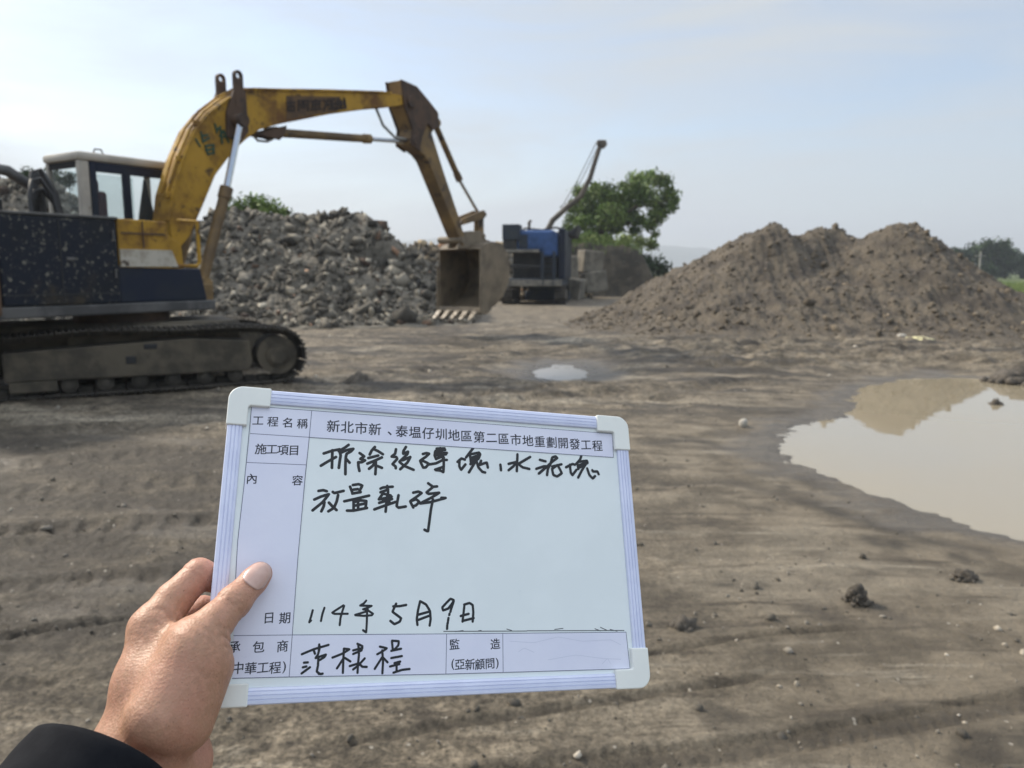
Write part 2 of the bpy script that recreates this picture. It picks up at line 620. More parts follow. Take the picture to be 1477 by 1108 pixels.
green = sstep(0, 4, gx - .60 * gy - 1.2 + 1.5 * fbm(gx * .2, gy * .2, 3)) * sstep(21, 28, gy)
green = np.maximum(green, sstep(75, 110, np.hypot(gx, gy)))
damp = sstep(-.25, .3, fbm(gx * .7 + 2, gy * 1.6, 5, .6)) * sstep(1.6, -1.2, gx - .10 * gy) * sstep(2.6, 3.4, gy) * sstep(7.2, 5.8, gy + .3 * gx)
damp = np.maximum(damp, sstep(.0, .32, fbm(gx * .35 + 20, gy * 1.1, 5, .62)) * sstep(8, 10.5, gy) * sstep(30, 22, gy))
damp = np.maximum(damp, sstep(.02, .20, fbm(gx * .20 + 9, gy * 1.9 + .35 * gx, 5, .6)) * sstep(7.6, 9.5, gy) * sstep(28, 18, gy))
damp = np.maximum(damp, .8 * sstep(.12, .45, fbm(gx * 1.6 + 31, gy * 2.2, 4, .6)) * sstep(9, 6, gy))
for pts, w, dep, kind in RUTS:
    d, s_, L_ = line_ds(gx, gy, pts)
    damp = np.maximum(damp, (.75 if kind != "cleat" else .5) * np.exp(-(d / (1.3 * w)) ** 2) * sstep(0, .1 * L_, s_) * sstep(L_, .9 * L_, s_))
damp = np.maximum(damp, 1.0 * (.62 + .38 * sstep(-.3, .2, fbm(gx * 2.1, gy * 3.1, 4, .6))) * sstep(.6, -1.4, gx - .08 * gy) * sstep(2.4, 3.2, gy) * sstep(7.0, 5.9, gy + .25 * gx))
float_attr(ground, "damp", .9 * damp * (1 - wet))
churn = np.clip(.16 + .84 * sstep(1.4, -1.0, gx - .12 * gy) + .5 * sstep(7.5, 10, gy), 0, 1)
float_attr(ground, "churn", churn * (1 - .7 * wet))
float_attr(ground, "wet", wet)
float_attr(ground, "pale", pale * (1 - wet))
float_attr(ground, "green", green)


def water_material(name="muddy_water", col=(.285, .240, .165), rough=.03):
    m = bpy.data.materials.new(name)
    m.use_nodes = True
    N, L = m.node_tree.nodes, m.node_tree.links
    b = N["Principled BSDF"]
    b.inputs["Base Color"].default_value = (*col, 1)
    b.inputs["Roughness"].default_value = rough
    b.inputs["IOR"].default_value = 1.5
    tc = N.new("ShaderNodeTexCoord")
    n = N.new("ShaderNodeTexNoise")
    n.inputs["Scale"].default_value, n.inputs["Detail"].default_value = 3.0, 2
    L.new(tc.outputs["Object"], n.inputs["Vector"])
    bp = N.new("ShaderNodeBump")
    bp.inputs["Distance"].default_value = .0008
    L.new(n.outputs["Fac"], bp.inputs["Height"])
    L.new(bp.outputs["Normal"], b.inputs["Normal"])
    return m


WATER = water_material()


def water_sheet(name, poly, grow, z, label, wm=None):
    c = poly.mean(0)
    d = poly - c
    ln = np.linalg.norm(d, axis=1, keepdims=True)
    p = c + d * (1 + grow / ln)
    o = mesh_obj(name, [(x, y, z) for x, y in p], [tuple(range(len(p)))], wm or WATER)
    return tag(o, label, "puddle", kind="structure")


water_sheet("water", PUDDLE, .45, WATER_Z, "large still puddle of muddy water mirroring the sky and dirt pile")
water_sheet("water", SMALL, .12, -.062, "small shallow grey puddle in the ruts", water_material("grey_water", (.26, .25, .235), .28))

# ------------------------------------------------------------------ far hills and air
hx = np.linspace(-4300, 4500, 200)
hv, hf = [], []
for row, (yy, k) in enumerate([(2400, 0.0), (2500, .55), (2700, 1.0), (3000, .7), (3300, 0.0)]):
    prof = 1.6 * (62 + 55 * fbm(hx * .0010 + 2.2, hx * 0 + 1.7, 4) - 30 * sstep(160, 1400, hx))
    prof = prof + 8 * fbm(hx * .012, hx * 0 + row * 3.1, 3)
    for x, z in zip(hx, np.maximum(prof, 18) * k):
        hv.append((x, yy, z - 2 if k == 0 else z))
for r_ in range(4):
    for c_ in range(199):
        a = r_ * 200 + c_
        hf.append((a, a + 1, a + 201, a + 200))
HILL = mat("wooded_hill", (.035, .055, .025), (.06, .075, .035), scale=.02, bump=2.0, bscale=.05)
tag(mesh_obj("hills", hv, hf, HILL, smooth=True), "low wooded hills on the skyline", "hills", kind="structure")

hz = MB()
hz.box(-4600, 4800, -60, 3500, -6, 210)
hm = bpy.data.materials.new("haze_air")
hm.use_nodes = True
hm.node_tree.nodes.clear()
ho = hm.node_tree.nodes.new("ShaderNodeOutputMaterial")
pv = hm.node_tree.nodes.new("ShaderNodeVolumePrincipled")
pv.inputs["Color"].default_value = (.86, .92, 1.0, 1)
pv.inputs["Density"].default_value = .0006
pv.inputs["Anisotropy"].default_value = .2
hm.node_tree.links.new(pv.outputs["Volume"], ho.inputs["Volume"])
tag(hz.build("haze", hm), "pale blue haze over the site and hills", "haze", kind="stuff")

# ------------------------------------------------------------------ heaps
def rock_cloud(pts, sizes, seed, flat=.7, block=False):
    """many irregular chunks as one vertex / face set"""
    rg_ = np.random.default_rng(seed)
    bm = bmesh.new()
    if block:
        bmesh.ops.create_cube(bm, size=1.5)
        bmesh.ops.triangulate(bm, faces=bm.faces)
    else:
        bmesh.ops.create_icosphere(bm, subdivisions=1, radius=1.0)
    bm.verts.ensure_lookup_table()
    bv = np.array([v.co for v in bm.verts])
    bf = np.array([[v.index for v in f.verts] for f in bm.faces])
    bm.free()
    n, k = len(pts), len(bv)
    # push the round shape towards a broken block, differently for every chunk
    pw = rg_.uniform(.3, 1.0, (n, 1, 1))
    V = np.sign(bv)[None] * np.abs(bv)[None] ** pw
    V = V * (1 + rg_.uniform(-.28, .28, (n, k, 1)))
    V = V * (1 + rg_.uniform(-.3, .3, (n, k, 3)) * (1.0 if block else .35))
    V = V * rg_.uniform(.22 if block else .55, 1.6 if block else 1.35, (n, 1, 3)) * np.array([1, 1, flat])
    q = rg_.normal(size=(n, 4))
    q /= np.linalg.norm(q, axis=1, keepdims=True)
    w, x, y, z = q.T
    M = np.stack([1 - 2 * (y * y + z * z), 2 * (x * y - z * w), 2 * (x * z + y * w), 2 * (x * y + z * w), 1 - 2 * (x * x + z * z), 2 * (y * z - x * w),
                  2 * (x * z - y * w), 2 * (y * z + x * w), 1 - 2 * (x * x + y * y)], -1).reshape(n, 3, 3)
    V = np.einsum("nij,nkj->nki", M, V) * np.asarray(sizes)[:, None, None] + np.asarray(pts)[:, None, :]
    Fc = (bf[None] + (np.arange(n) * k)[:, None, None]).reshape(-1, 3)
    return V.reshape(-1, 3), Fc, k


def ridge_field(x, y, ridge, slope, sm=9.0):
    """heap height: the highest of a run of cones set along a ridge line (x, y, height)"""
    out = np.zeros(x.shape)
    acc = np.zeros(x.shape)
    for i in range(len(ridge) - 1):
        (ax, ay, az), (bx, by, bz) = ridge[i], ridge[i + 1]
        for t in np.linspace(0, 1, 7)[:-1]:
            px, py, pz = ax + (bx - ax) * t, ay + (by - ay) * t, az + (bz - az) * t
            d = np.hypot(x - px, y - py)
            dd = np.sqrt(d * d + .03)
            c = pz - slope * 1.45 * dd / (1 + .10 * dd)
            acc = acc + np.exp(sm * np.clip(c, -2, 8))
    out = np.log(acc) / sm - math.log(3.5) / sm
    return out


def heap(name, label, cat, ridge, x0, x1, y0, y1, nx, ny, slope, m, rough, toe=.8):
    xs, ys = np.linspace(x0, x1, nx), np.linspace(y0, y1, ny)
    X, Y = np.meshgrid(xs, ys, indexing="ij")
    x, y = X.ravel(), Y.ravel()
    wx, wy = x + .3 * fbm(x * .6, y * .6, 3), y + .5 * fbm(x * .5 + 9, y * .5 + 4, 3)
    hh = ridge_field(wx, wy, ridge, slope)
    z = toe * np.log1p(np.exp(np.clip(hh / toe, -30, 30))) - .16     # soft spread at the foot
    z = z + rough(x, y) * sstep(-.1, .5, z)
    z = np.where(z < .0, -.3, z)
    ii_, jj_ = np.meshgrid(np.arange(nx - 1), np.arange(ny - 1), indexing="ij")
    f = np.stack([ii_ * ny + jj_, (ii_ + 1) * ny + jj_, (ii_ + 1) * ny + jj_ + 1, ii_ * ny + jj_ + 1], -1).reshape(-1, 4)
    keep = z[f].max(1) > -.05
    cx_, cy_ = (x0 + x1) / 2, (y0 + y1) / 2
    o = mesh_obj(name, np.stack([x - cx_, y - cy_, z], 1), f[keep], m, smooth=True, loc=(cx_, cy_, 0))
    tag(o, label, cat)
    return o, x, y, z


SOIL = mat("heap_soil", (.114, .092, .065), (.056, .045, .034), scale=1.6, lo=.4, hi=.65, bump=.045, bscale=17, rough=.9,
           spots=(.24, .20, .15), sscale=9, slo=.62, shi=.74)
SOIL_STONE = mat("heap_stone", (.165, .130, .088), (.085, .066, .044), scale=.9, rough=.9, bump=.01, bscale=20, attr="tint")

DIRT_RIDGE = [(4.3, 31.5, .75), (5.4, 28.3, 1.9), (6.5, 25.2, 2.65), (7.45, 22.6, 3.38), (8.25, 23.4, 2.5), (8.8, 22.8, 3.15), (9.45, 22.8, 3.15), (10.0, 23.3, 2.45),
              (10.5, 22.0, 3.18), (10.95, 21.8, 3.26), (11.65, 21.4, 2.2), (12.3, 20.8, 1.25), (12.9, 20.4, .45)]


def dirt_rough(x, y):
    g = .20 * fbm(x * 1.8, y * .5, 5, .62, True) + .12 * fbm(x * 3.2, y * 2.2, 5, .68) + .05 * fbm(x * 9, y * 8, 3, .6, True)
    return g - .12


pile, px_, py_, pz_ = heap("dirt_pile", "long brown dirt pile with three rounded peaks behind the large puddle", "dirt pile", DIRT_RIDGE, -1.6, 18.6, 14.5, 38.0, 500, 500, .64, SOIL, dirt_rough, toe=.30)


def sample_heap(x, y, z, n, seed, zmin=.1, front=None):
    rg_ = np.random.default_rng(seed)
    w = (z > zmin).astype(float)
    if front is not None:
        w = w * front
    return rg_.choice(len(x), n, p=w / w.sum())


idx = sample_heap(px_, py_, pz_, 9000, 5, .03)
sz = np.minimum(np.random.default_rng(8).gamma(1.1, .015, len(idx)) + .007, .10)
V, Fc, kk = rock_cloud(np.stack([px_[idx] - 8.5, py_[idx] - 26.25, pz_[idx] + sz * .1], 1), sz, 21)
st_o = mesh_obj("soil_clod", V, Fc, SOIL_STONE, pile)
tag(st_o, kind="stuff")
tn = np.repeat(np.random.default_rng(4).choice([.7, .85, 1.0, 1.2, 1.9], len(idx), p=[.25, .3, .3, .12, .03]), kk)
color_attr(st_o, "tint", np.stack([tn] * 3, 1))

RUB = mat("crushed_rubble", (.17, .150, .118), (.075, .066, .050), scale=1.3, lo=.4, hi=.62, bump=.05, bscale=7, rough=.92)
RUB_ROCK = mat("broken_concrete", (.27, .24, .188), (.13, .113, .085), scale=1.7, rough=.9, bump=.01, bscale=22, attr="tint")


def rub_rough(x, y):
    return .50 * fbm(x * .7, y * .7, 4, .6, True) + .30 * fbm(x * 2.2, y * 2.2, 4, .65) - .2


def rubble_heap(label, ridge, x0, x1, y0, y1, nx, ny, slope, n, smin, seed, tint=(1, 1, 1)):
    o, x, y, z = heap("rubble_heap", label, "rubble heap", ridge, x0, x1, y0, y1, nx, ny, slope, RUB, rub_rough, toe=.3)
    idx = sample_heap(x, y, z, n, seed, .05)
    rg_ = np.random.default_rng(seed + 1)
    s = rg_.choice([.45, 1.0, 1.9, 3.2], n, p=[.46, .37, .14, .03]) * smin * rg_.uniform(.6, 1.4, n)
    V, Fc, k = rock_cloud(np.stack([x[idx] - (x0 + x1) / 2, y[idx] - (y0 + y1) / 2, z[idx] + .15 * s], 1), s, seed + 2, .75, True)
    c = mesh_obj("rubble", V, Fc, RUB_ROCK, o)
    tag(c, kind="stuff")
    t = rg_.choice([.22, .48, .85, 1.3, 1.95], n, p=[.30, .28, .24, .12, .06])[:, None] * np.array(tint)[None]
    br = rg_.random(n) < .05
    t[br] *= np.array([1.1, .75, .6])
    color_attr(c, "tint", np.repeat(t, k, 0))
    return o


rubble_heap("tall grey heap of broken concrete rubble behind the excavator",
            [(-24, 30, 4.6), (-19, 28.5, 5.35), (-16.6, 28, 5.2), (-15.2, 27.8, 4.2), (-13.9, 27.6, 3.55), (-11.5, 27.5, 3.6), (-9.6, 27.5, 4.1), (-8.2, 27.2, 3.85), (-6.6, 27, 3.85), (-5.2, 26.7, 3.9), (-4.3, 26.3, 3.3), (-3.4, 25.4, 2.2), (-2.7, 24.9, 1.1)],
            -26, -1.2, 20.5, 34, 330, 190, .80, 30000, .053, 31)
rubble_heap("low tan rubble heap in the distance behind the bucket",
            [(-8, 47, 3.3), (-5.6, 46.5, 3.55), (-3.4, 46, 3.3), (-1.2, 46.5, 3.5), (.8, 47, 3.2)], -12, 4.5, 40, 52, 170, 120, .7, 4200, .10, 51, (1.1, .98, .80))

# loose stones and clods lying on the mud
LOOSE = mat("loose_stone", (.30, .265, .215), (.17, .145, .11), scale=9, rough=.9, bump=.004, bscale=60, attr="tint")
rg2 = np.random.default_rng(77)
n = 11000
rr_ = 2.0 * np.exp(rg2.random(n) * math.log(17))
tt_ = np.radians(rg2.uniform(-40, 42, n))
lx, ly = rr_ * np.sin(tt_), rr_ * np.cos(tt_)
cl_ = fbm(lx * 1.1 + 3, ly * 1.3, 3)
ok = (poly_sd(lx, ly, PUDDLE) < -.15) & (poly_sd(lx, ly, SMALL) < .1) & (rg2.random(n) < .14 + 1.5 * np.clip(cl_, 0, 1))
lx, ly = lx[ok], ly[ok]
ls = np.minimum(.0022 + rg2.gamma(1.0, .0030, len(lx)) * (1 + .10 * np.hypot(lx, ly)), .05)
V, Fc, kk = rock_cloud(np.stack([lx, ly, ground_height(lx, ly) + ls * .15], 1), ls, 78, .75)
gr_o = mesh_obj("gravel", V, Fc, LOOSE)
tag(gr_o, "scattered pebbles and crumbs of mud on the yard", "gravel", kind="stuff")
tn = np.repeat(rg2.choice([.36, .55, .85, 1.7], len(lx), p=[.30, .27, .26, .17]), kk)
color_attr(gr_o, "tint", np.stack([tn] * 3, 1))


def lump(name, u, v, r, m, label, cat, seed, n=1, flat=.75, group=None):
    """a single stone, or a clod of mud made of a crumbly lump"""
    g = ground_at(u, v)
    g[2] = float(ground_height(np.array([g[0]]), np.array([g[1]]))[0])
    bm = bmesh.new()
    bmesh.ops.create_icosphere(bm, subdivisions=4 if n > 1 else 3, radius=1.0)
    rs = np.random.default_rng(seed)
    ax = rs.uniform(.8, 1.2, 3) * np.array([1, 1, flat])
    P = np.array([v_.co for v_ in bm.verts])
    a = fbm(P[:, 0] * 1.2 + seed, P[:, 1] * 1.2 + P[:, 2] * .9, 3)
    b_ = fbm(P[:, 0] * 3.3 + P[:, 2] * 2.1, P[:, 1] * 3.3 - P[:, 2] * 2.7 + seed, 4, .6)
    k = 1 + (.22 * a + (.34 if n > 1 else .06) * b_)
    for v_, q, s in zip(bm.verts, P, k):
        v_.co = Vector(q * ax * s * r)
    me = bpy.data.meshes.new(name)
    bm.to_mesh(me)
    bm.free()
    me.polygons.foreach_set("use_smooth", np.ones(len(me.polygons), bool))
    me.materials.append(m)
    o = bpy.data.objects.new(name, me)
    o.location = (g[0], g[1], g[2] + r * flat * .55)
    link(o)
    return tag(o, label, cat, group)


DARKMUD = mat("wet_clod", (.060, .050, .038), (.10, .083, .064), scale=18, rough=.8, bump=.006, bscale=70)
PALESTONE = mat("pale_stone", (.42, .385, .33), (.30, .27, .22), scale=12, rough=.85, bump=.003, bscale=60)
YELLOW_CLOTH = mat("yellow_waste", (.62, .56, .30), (.48, .43, .26), scale=4, rough=.7, bump=.01, bscale=12)
lump("stone", 1072, 611, .058, PALESTONE, "round pale stone lying by the left tip of the puddle", "stone", 3, 1, .9)


def crumbly_clod(u, v, r, flat, n, label, seed):
    """a squashed lump of mud: one heap of crumbs pressed together"""
    g = ground_at(u, v)
    g[2] = float(ground_height(np.array([g[0]]), np.array([g[1]]))[0])
    rs = np.random.default_rng(seed)
    a, q = rs.uniform(0, 2 * math.pi, n), np.minimum(np.abs(rs.normal(0, .45, n)), .95)
    P = np.stack([np.cos(a) * q * r, np.sin(a) * q * r * .8, np.exp(-q * q * 2.2) * r * flat * rs.uniform(0, 1, n)], 1)
    V, Fc, k = rock_cloud(P, r * (.10 + .20 * np.exp(-q * q * 2)) * rs.uniform(.5, 1.3, n), seed, .8)
    o = mesh_obj("mud_clod", V, Fc, DARKMUD, smooth=True, loc=g)
    return tag(o, label, "mud clod")


crumbly_clod(1236, 870, .075, 1.05, 110, "dark round clod of mud sitting alone below the puddle", 5)
crumbly_clod(1391, 832, .085, .45, 70, "crumbly dark mud clod near the right picture edge below the puddle", 9)
crumbly_clod(985, 905, .080, .35, 60, "flattened crumbly mud clod just right of the whiteboard", 14)
crumbly_clod(1437, 577, .16, .5, 40, "small dark clod poking out of the far part of the puddle", 16)
crumbly_clod(515, 549, .30, .10, 60, "low black mud clod behind the top edge of the whiteboard", 18)
crumbly_clod(1466, 547, .45, .3, 70, "wide low dark mud clod on the far shore of the puddle", 19)
lump("waste_sheet", 1325, 497, .28, YELLOW_CLOTH, "crumpled pale yellow waste sheet at the foot of the dirt pile", "waste sheet", 23, 2, .30)
lump("stone", 1300, 495, .13, PALESTONE, "pale stone beside the yellow waste sheet", "stone", 25, 1, .5)
lump("stone", 1283, 472, .14, PALESTONE, "pale stone low on the front of the dirt pile", "stone", 27, 1, .9)
lump("stone", 1005, 440, .20, PALESTONE, "pale stone at the left foot of the dirt pile", "stone", 29, 1, .9)

# ------------------------------------------------------------------ excavator
ROOT = Vector((-5.6, 11.0, 0.0))
ex = empty("excavator", ROOT, "large worn yellow and dark blue crawler excavator with its arm reaching out over the yard", "excavator")
A = R(58)
hdir, ldir = Vector((math.cos(A), math.sin(A), 0)), Vector((-math.sin(A), math.cos(A), 0))
R0 = Vector((-5.93, 9.0, 0)) - ROOT


def up(p):
    """upper structure: t forward along the right side, d leftwards from it, z up"""
    return R0 + hdir * p[0] + ldir * p[1] + Vector((0, 0, p[2]))


B_ = R(29)
tdir, odir = Vector((math.cos(B_), math.sin(B_), 0)), Vector((-math.sin(B_), math.cos(B_), 0))
T0 = Vector((-6.19, 9.25, 0)) - ROOT


def tr(p):
    return T0 + tdir * p[0] + odir * p[1] + Vector((0, 0, p[2]))


def boom_rust(N, L, col, noise, rng_, mixc, b, tc):
    col = mixc(rng_(noise(.8, 7, .7), .46, .62), col, (.135, .062, .020))
    return mixc(rng_(noise(7, 6, .75), .58, .72), col, (.055, .034, .018))


def side_dirt(N, L, col, noise, rng_, mixc, b, tc):
    col = mixc(rng_(noise(1.3, 6, .7), .54, .68), col, (.050, .040, .029))
    return mixc(rng_(noise(40, 4, .7), .62, .72), col, (.12, .115, .10))


YEL = mat("worn_yellow_paint", (.42, .238, .026), (.27, .150, .020), scale=1.6, lo=.35, hi=.7, spec=.25, rough=.6, rough2=.75, bump=.004, bscale=14,
          spots=(.050, .028, .016), sscale=3.4, slo=.56, shi=.68, extra=boom_rust)
ARMY = mat("rusty_arm_paint", (.22, .135, .045), (.105, .066, .030), scale=1.5, lo=.36, hi=.62, rough=.65, bump=.004, bscale=14,
           spots=(.040, .026, .018), sscale=2.6, slo=.56, shi=.68)
RUST = mat("dark_rust", (.045, .028, .020), (.085, .048, .028), scale=4, rough=.8, bump=.006, bscale=20)
NAVY = mat("dark_blue_paint", (.008, .011, .020), (.015, .017, .021), scale=1.4, lo=.4, hi=.65, spec=.22, rough=.6, rough2=.85, bump=.002, bscale=10,
           spots=(.16, .15, .12), sscale=15, slo=.575, shi=.68, extra=side_dirt)
NAVY2 = mat("navy_paint", (.007, .012, .028), (.012, .017, .028), scale=2, spec=.25, rough=.5, spots=(.08, .075, .065), sscale=4, slo=.66, shi=.76)
CABP = mat("cab_cream_paint", (.42, .385, .33), (.34, .31, .265), scale=2.2, rough=.55, spots=(.2, .17, .13), sscale=5, slo=.66, shi=.74)
WHITEP = mat("dirty_white_paint", (.46, .42, .35), (.30, .26, .20), scale=3.5, lo=.42, hi=.6, rough=.7, spots=(.07, .05, .035), sscale=4, slo=.64, shi=.7)
STEEL = mat("bare_steel", (.62, .63, .65), rough=.22, metal=1.0)
BLACKR = mat("black_rubber", (.012, .012, .013), rough=.55)
TRACKM = mat("muddy_track_steel", (.030, .025, .019), (.062, .052, .039), scale=5, lo=.4, hi=.65, rough=.85, bump=.008, bscale=25)
FRAMEM = mat("mud_caked_frame", (.105, .086, .060), (.052, .043, .031), scale=2.6, lo=.4, hi=.62, rough=.9, bump=.012, bscale=14)
GREYD = mat("dusty_grey_steel", (.10, .095, .09), (.05, .048, .047), scale=2.5, rough=.7, bump=.003, bscale=16)
BROWNP = mat("brown_counterweight_paint", (.15, .072, .032), (.10, .055, .03), scale=3, rough=.7)
GREENP = mat("green_marking_paint", (.012, .055, .030), rough=.6)
BUCKM = mat("worn_bucket_steel", (.20, .155, .100), (.115, .088, .058), scale=2.2, lo=.4, hi=.65, rough=.6, bump=.004, bscale=18, spots=(.07, .05, .035), sscale=4, slo=.64, shi=.72)
TOOTHM = mat("polished_tooth_steel", (.40, .36, .30), (.13, .11, .085), scale=14, rough=.45, metal=.6)
MAROON = mat("maroon_seat_cloth", (.085, .022, .035), (.05, .016, .03), scale=6, rough=.9)
BLACKCLOTH = mat("black_cloth", (.008, .008, .010), rough=.9, bump=.01, bscale=12)


def glass_mat(name, tint, alpha_mix):
    m = bpy.data.materials.new(name)
    m.use_nodes = True
    N, L = m.node_tree.nodes, m.node_tree.links
    N.clear()
    o = N.new("ShaderNodeOutputMaterial")
    t = N.new("ShaderNodeBsdfTransparent")
    t.inputs["Color"].default_value = (*tint, 1)
    g = N.new("ShaderNodeBsdfPrincipled")
    g.inputs["Base Color"].default_value = (.30, .31, .31, 1)
    g.inputs["Roughness"].default_value = .08
    x = N.new("ShaderNodeMixShader")
    x.inputs["Fac"].default_value = alpha_mix
    L.new(t.outputs[0], x.inputs[1])
    L.new(g.outputs[0], x.inputs[2])
    L.new(x.outputs[0], o.inputs["Surface"])
    return m


GLASS = glass_mat("dusty_window_glass", (.90, .93, .93), .07)

# upper body
m = MB(up); m.box(-1.15, 2.95, .0, 2.6, 1.03, 1.17, .02); m.build("base_frame", GREYD, ex)
m = MB(up)
m.prism([(1.5, 1.17), (2.83, 1.17), (2.74, 1.62), (1.5, 1.64)], .02, 1.0)
m.build("front_box", NAVY2, ex, bevel=.02)
m = MB(up); m.box(.06, 1.5, .0, .92, 1.17, 2.25, .03); fuel = m.build("side_tank", NAVY, ex)
m = MB(up); m.box(.75, .765, -.006, .02, 1.2, 2.22); m.build("panel_seam", BLACKR, fuel)
m = MB(up); m.box(.10, 1.46, -.006, .02, 1.30, 1.315); m.build("panel_seam", BLACKR, fuel)
for z_ in (1.5, 2.0):
    m = MB(up); m.tube([(1.44, -.012, z_), (1.44, -.012, z_ + .12)], .014, 8); m.build("hinge", GREYD, fuel)
m = MB(up); m.box(.82, .92, -.02, .01, 1.72, 1.76, .008); m.build("door_handle", GREYD, fuel)
m = MB(up); m.box(.04, 1.52, -.012, .94, 2.25, 2.285, .01); m.build("deck_edge", GREYD, fuel)
m = MB(up); m.box(-1.2, .05, -.03, 2.63, 1.05, 2.32, .06); m.build("counterweight", BROWNP, ex)
m = MB(up); m.box(.06, 1.9, .95, 2.6, 1.17, 2.18, .03); m.build("engine_housing", GREYD, ex)
m = MB(up)
m.prism([(1.52, 1.66), (2.36, 1.66), (2.26, 1.88), (2.24, 2.26), (1.52, 2.27)], .015, .8)
tb = m.build("tool_box", YEL, ex, bevel=.015)
m = MB(up)
m.prism([(1.525, 1.645), (2.37, 1.645), (2.28, 1.875), (1.525, 1.875)], -.004, .30)
m.build("white_band", WHITEP, tb, bevel=.006)
m = MB(up); m.box(1.56, 2.2, .0, .012, 2.075, 2.095); m.box(1.86, 1.875, .0, .012, 1.9, 2.25); m.build("box_seam", RUST, tb)
# step rail in front of the tool box
m = MB(up)
m.tube([up(q) - R0 * 0 for q in []] or [(2.32, .12, 1.72), (2.36, .12, 1.66), (2.75, .12, 1.66), (2.80, .12, 1.72), (2.80, .12, 2.3), (2.72, .45, 2.32)], .028, 8)
m.build("hand_rail", YEL, ex)
# boom foot brackets
m = MB(up)
m.prism([(2.3, 1.2), (2.92, 1.2), (3.02, 1.70), (3.0, 1.98), (2.8, 2.12), (2.3, 1.75)], .80, .87)
m.prism([(2.3, 1.2), (2.92, 1.2), (3.02, 1.70), (3.0, 1.98), (2.8, 2.12), (2.3, 1.75)], 1.33, 1.40)
m.build("boom_bracket", YEL, ex, bevel=.012)

# cab
cab_m = MB(up)
CT0, CT1, CD0, CD1, CZ0, CZ1 = 1.95, 3.62, 1.56, 2.46, 1.18, 3.30
cab_m.box(CT0, CT0 + .16, CD0, CD0 + .10, CZ0, CZ1 - .12, .03)                     # rear right post
cab_m.box(CT0, CT0 + .08, CD1 - .07, CD1, CZ0, CZ1 - .12, .02)
cab_m.box(CT1 - .08, CT1, CD0 + .01, CD0 + .08, CZ0, CZ1 - .12, .02)
cab_m.box(CT1 - .08, CT1, CD1 - .07, CD1, CZ0, CZ1 - .12, .02)
cab_m.box(CT0 + .005, CT1 - .005, CD0 + .005, CD1 - .005, CZ0, CZ0 + .12, .02)
cab_m.box(CT0 + .01, CT0 + .07, CD0 + .05, CD1 - .05, CZ0 + .1, 2.30, .01)           # lower rear wall
cab_m.box(CT0 + .3, CT1 - .3, CD1 - .05, CD1 - .01, CZ0 + .1, 2.25, .01)             # lower left wall
cab = cab_m.build("cab", CABP, ex)
m = MB(up); m.box(CT0 - .03, CT1 + .04, CD0 - .03, CD1 + .03, CZ1 - .13, CZ1, .05); m.build("roof", CABP, cab, smooth=True, auto=40)
m = MB(up)                                                                          # navy window surround on the right side
zt, zb = CZ1 - .13, 1.30
m.box(CT0 + .155, CT0 + .25, CD0 - .012, CD0 + .05, zb, zt, .01)
m.box(CT0 + .66, CT0 + .78, CD0 - .012, CD0 + .05, zb, zt, .01)
m.box(CT1 - .20, CT1 - .075, CD0 - .012, CD0 + .05, zb, zt, .01)
m.box(CT0 + .25, CT1 - .2, CD0 - .010, CD0 + .048, zt - .14, zt - .002, .01)
m.box(CT0 + .25, CT1 - .2, CD0 - .010, CD0 + .048, zb, 1.95, .01)
m.build("window_frame", NAVY2, cab)
m = MB(up); m.box(CT0 + .24, CT0 + .67, CD0 + .02, CD0 + .026, 1.94, zt - .13); m.build("window", GLASS, cab)
m = MB(up); m.box(CT0 + .77, CT1 - .19, CD0 + .02, CD0 + .026, 1.94, zt - .13); m.build("window", GLASS, cab)
m = MB(up); m.box(CT0 + .03, CT0 + .036, CD0 + .09, CD1 - .06, 2.29, CZ1 - .12); m.build("window", GLASS, cab)
m = MB(up); m.box(CT0 + .3, CT1 - .3, CD1 - .04, CD1 - .034, 2.24, CZ1 - .2); m.build("window", GLASS, cab)
m = MB(up); m.box(CT0 + .02, CT0 + .075, CD0 + .09, CD1 - .06, CZ1 - .22, CZ1 - .12); m.build("blind", BLACKCLOTH, cab)
m = MB(up); m.box(CT0 + .36, CT0 + .54, CD0 + .22, CD1 - .22, 2.02, 2.78, .05); m.box(CT0 + .40, CT0 + .98, CD0 + .20, CD1 - .20, 1.85, 2.08, .05)
m.box(CT0 + .38, CT0 + .48, CD0 + .33, CD1 - .33, 2.76, 2.95, .03)
m.build("seat", MAROON, cab)
m = MB(up); m.tube([(2.22, 1.62, 3.30), (2.24, 1.62, 3.36), (2.34, 1.62, 3.36), (2.36, 1.62, 3.30)], .012, 6); m.build("roof_loop", GREYD, cab)
# cloth hanging in the cab: a thing of its own
cl_o = empty("hanging_cloth", tuple(ROOT + up((3.08, 1.72, 2.1))), "black cloth hanging in a long triangle inside the excavator cab window", "cloth")
m = MB(lambda p: up(p) - up((3.08, 1.72, 2.1)))
rings = []
cv, cf = [], []
for i in range(9):
    t = i / 8
    w = .02 + .19 * t ** 1.1
    for k in range(12):
        a = 2 * math.pi * k / 12
        cv.append((3.08 + w * math.cos(a) * (1 + .15 * math.sin(3 * a + 2 * t)), 1.74 + .55 * w * math.sin(a), 3.0 - .92 * t))
for i in range(8):
    for k in range(12):
        cf.append((i * 12 + k, i * 12 + (k + 1) % 12, i * 12 + 12 + (k + 1) % 12, i * 12 + 12 + k))
m.add(cv, cf)
m.build("drape", BLACKCLOTH, cl_o, smooth=True)
m = MB(lambda p: up(p) - up((3.08, 1.72, 2.1))); m.tube([(3.08, 1.74, 3.17), (3.08, 1.74, 2.98)], .012, 6); m.build("hook", GREYD, cl_o)

